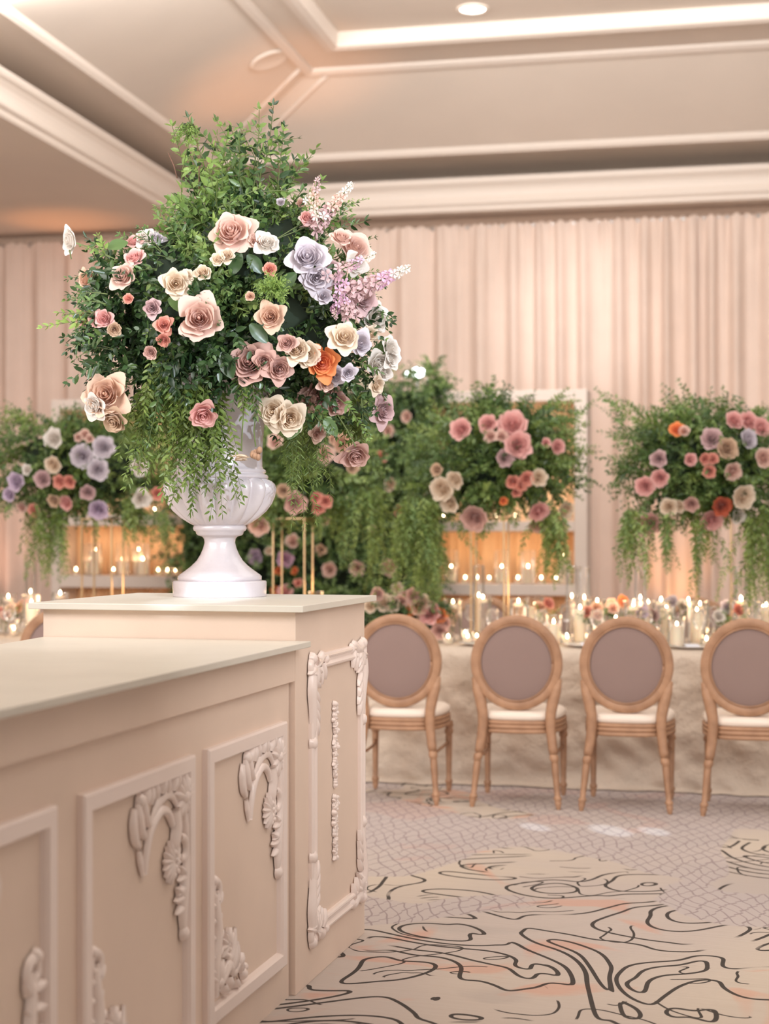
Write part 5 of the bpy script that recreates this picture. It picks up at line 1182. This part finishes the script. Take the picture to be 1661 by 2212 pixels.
# visible stems
SV = []
for pts in (((768, 965), (750, 930), (728, 895)), ((521, 972), (523, 930), (528, 860)), ((552, 965), (548, 930), (555, 880)), ((165, 525), (195, 535), (230, 540)), ((800, 705), (780, 700), (755, 700)), ((150, 540), (152, 552), (154, 560))):
    P_ = [np.array(PT(x_, y_, BY-.2 if x_ > 600 or x_ < 300 else BY-.34)) for x_, y_ in pts]; SV.append((P_, .0028))
o = ob('stems', stem_mesh('stems', SV, M['stem']), bq); o.location = -bq.location; o['kind'] = 'stuff'
b = MB()
for a in range(7): b.ball((.012*math.cos(a*.9), .012*math.sin(a*.9), -.004*a), .009, (1, 1, 1.3), 6, 5)
o = ob('bud', b.mesh('bud', M['p_tan'], True), bq); o.location = Vector(PT(553, 972, BY-.40))-bq.location; o['label'] = 'small dry yellowish bud dangling before the urn'
# larkspur spikes with florets
def floret_mesh(col):
    V = []; F = []; T = []
    for k in range(5):
        pv, pf, pt = petal_grid(.9, .35, .42, .35, .8, 60+k, 4, 4, base=.1); o_ = len(V); V += rot_z(pv, k*2*PI/5); F += [tuple(i+o_ for i in f) for f in pf]; T += pt
    return mesh_np('floret', V, F, M['p_'+col], True, T)
FM = {c: floret_mesh(c) for c in ('orchid', 'lilac', 'blush', 'white', 'mauve')}
def spike(x0, y0, x1, y1, Y, n, cols, rad, lab):
    a_, c_ = Vector(PT(x0, y0, Y)), Vector(PT(x1, y1, Y-.03)); b = MB(); b.tube([a_, (a_+c_)/2, c_], [.0028, .0022, .001], 6)
    t = ob('flower_spike', b.mesh('flower_spike', M['stem'], True), bq); t.location = -bq.location; t['label'] = lab
    ax = (c_-a_).normalized()
    for i in range(n):
        f = (i+.3)/n; q = Matrix.Rotation(i*2.4, 3, ax) @ ax.orthogonal(); rr = rad*(1-.75*f); p = a_+(c_-a_)*f+q*rr*.9; s = rr*.95+.004
        col = cols[0] if f < .5 else (cols[1] if f < .75 else cols[2]); o = ob('floret', FM[col], t, rot=(q+ax*.5).to_track_quat('Z', 'Y').to_euler(), scale=s); o.location = p
spike(745, 640, 884, 578, BY-.32, 46, ('mauve', 'orchid', 'white'), .023, 'lilac larkspur spike pointing right with a white tip')
spike(672, 500, 762, 395, BY-.22, 40, ('mauve', 'blush', 'white'), .020, 'pale lilac larkspur spike rising at upper right')
spike(700, 600, 812, 548, BY-.34, 20, ('mauve', 'orchid', 'white'), .016, 'lilac larkspur spike among the right hand roses')
spike(740, 600, 722, 690, BY-.34, 16, ('orchid', 'orchid', 'mauve'), .014, 'short orchid pink flower spike hanging at right')
spike(676, 440, 688, 380, BY-.2, 14, ('blush', 'mauve', 'mauve'), .012, 'tiny lilac spike at the top right of the greenery')
spike(760, 690, 740, 640, BY-.34, 20, ('mauve', 'mauve', 'orchid'), .018, 'cluster of lilac florets below the long spike')
spike(700, 480, 655, 425, BY-.25, 14, ('white', 'blush', 'white'), .014, 'small white flower spray in the upper right greenery')
for o in bpy.data.objects:
    if o.type == 'MESH' and o.parent is None and 'kind' not in o and 'category' not in o: print('UNTAGGED', o.name)

# ------------------------------------------------------------------ every label singles out one thing
def where(px):
    for lim, t in ((95, 'left of the tall plinth'), (790, 'behind the urn'), (952, 'behind the first chair'), (1020, 'between first and second chairs'), (1217, 'behind the second chair'), (1256, 'between second and third chairs'), (1452, 'behind the third chair'), (1516, 'between third and last chairs'), (9999, 'behind the last chair')):
        if px < lim: return t
ORD = ['leftmost', 'second from left', 'third from left', 'fourth from left', 'fifth from left', 'sixth from left', 'seventh from left', 'eighth from left', 'ninth from left', 'tenth from left', 'eleventh from left', 'twelfth from left']
bpy.context.view_layer.update()
def pxof(o): p = o.location; return CX+p.x/p.y*FPX
def groups():
    g = {}
    for o in bpy.data.objects:
        if 'label' in o and 'category' in o: g.setdefault(o['label'], []).append(o)
    return [v for v in g.values() if len(v) > 1]
for v in groups():
    if 'shelf' in v[0]['label']: continue
    base = v[0]['label'].replace(' on the banquet table', '').replace(' on the table', '').replace(' at the near edge of the banquet table', '').replace(' rising above the table candles', '').replace(' among the glassware', '')
    for o in v: o['label'] = base+' '+where(pxof(o))
for v in groups():
    v.sort(key=pxof)
    if len(v) == 2:
        v[0]['label'] = 'left one of two: '+v[0]['label']; v[1]['label'] = 'right one of two: '+v[1]['label']
    else:
        for k, o in enumerate(v): o['label'] = (ORD[k] if k < len(ORD)-1 and k < len(v)-1 else 'rightmost')+' '+o['label']
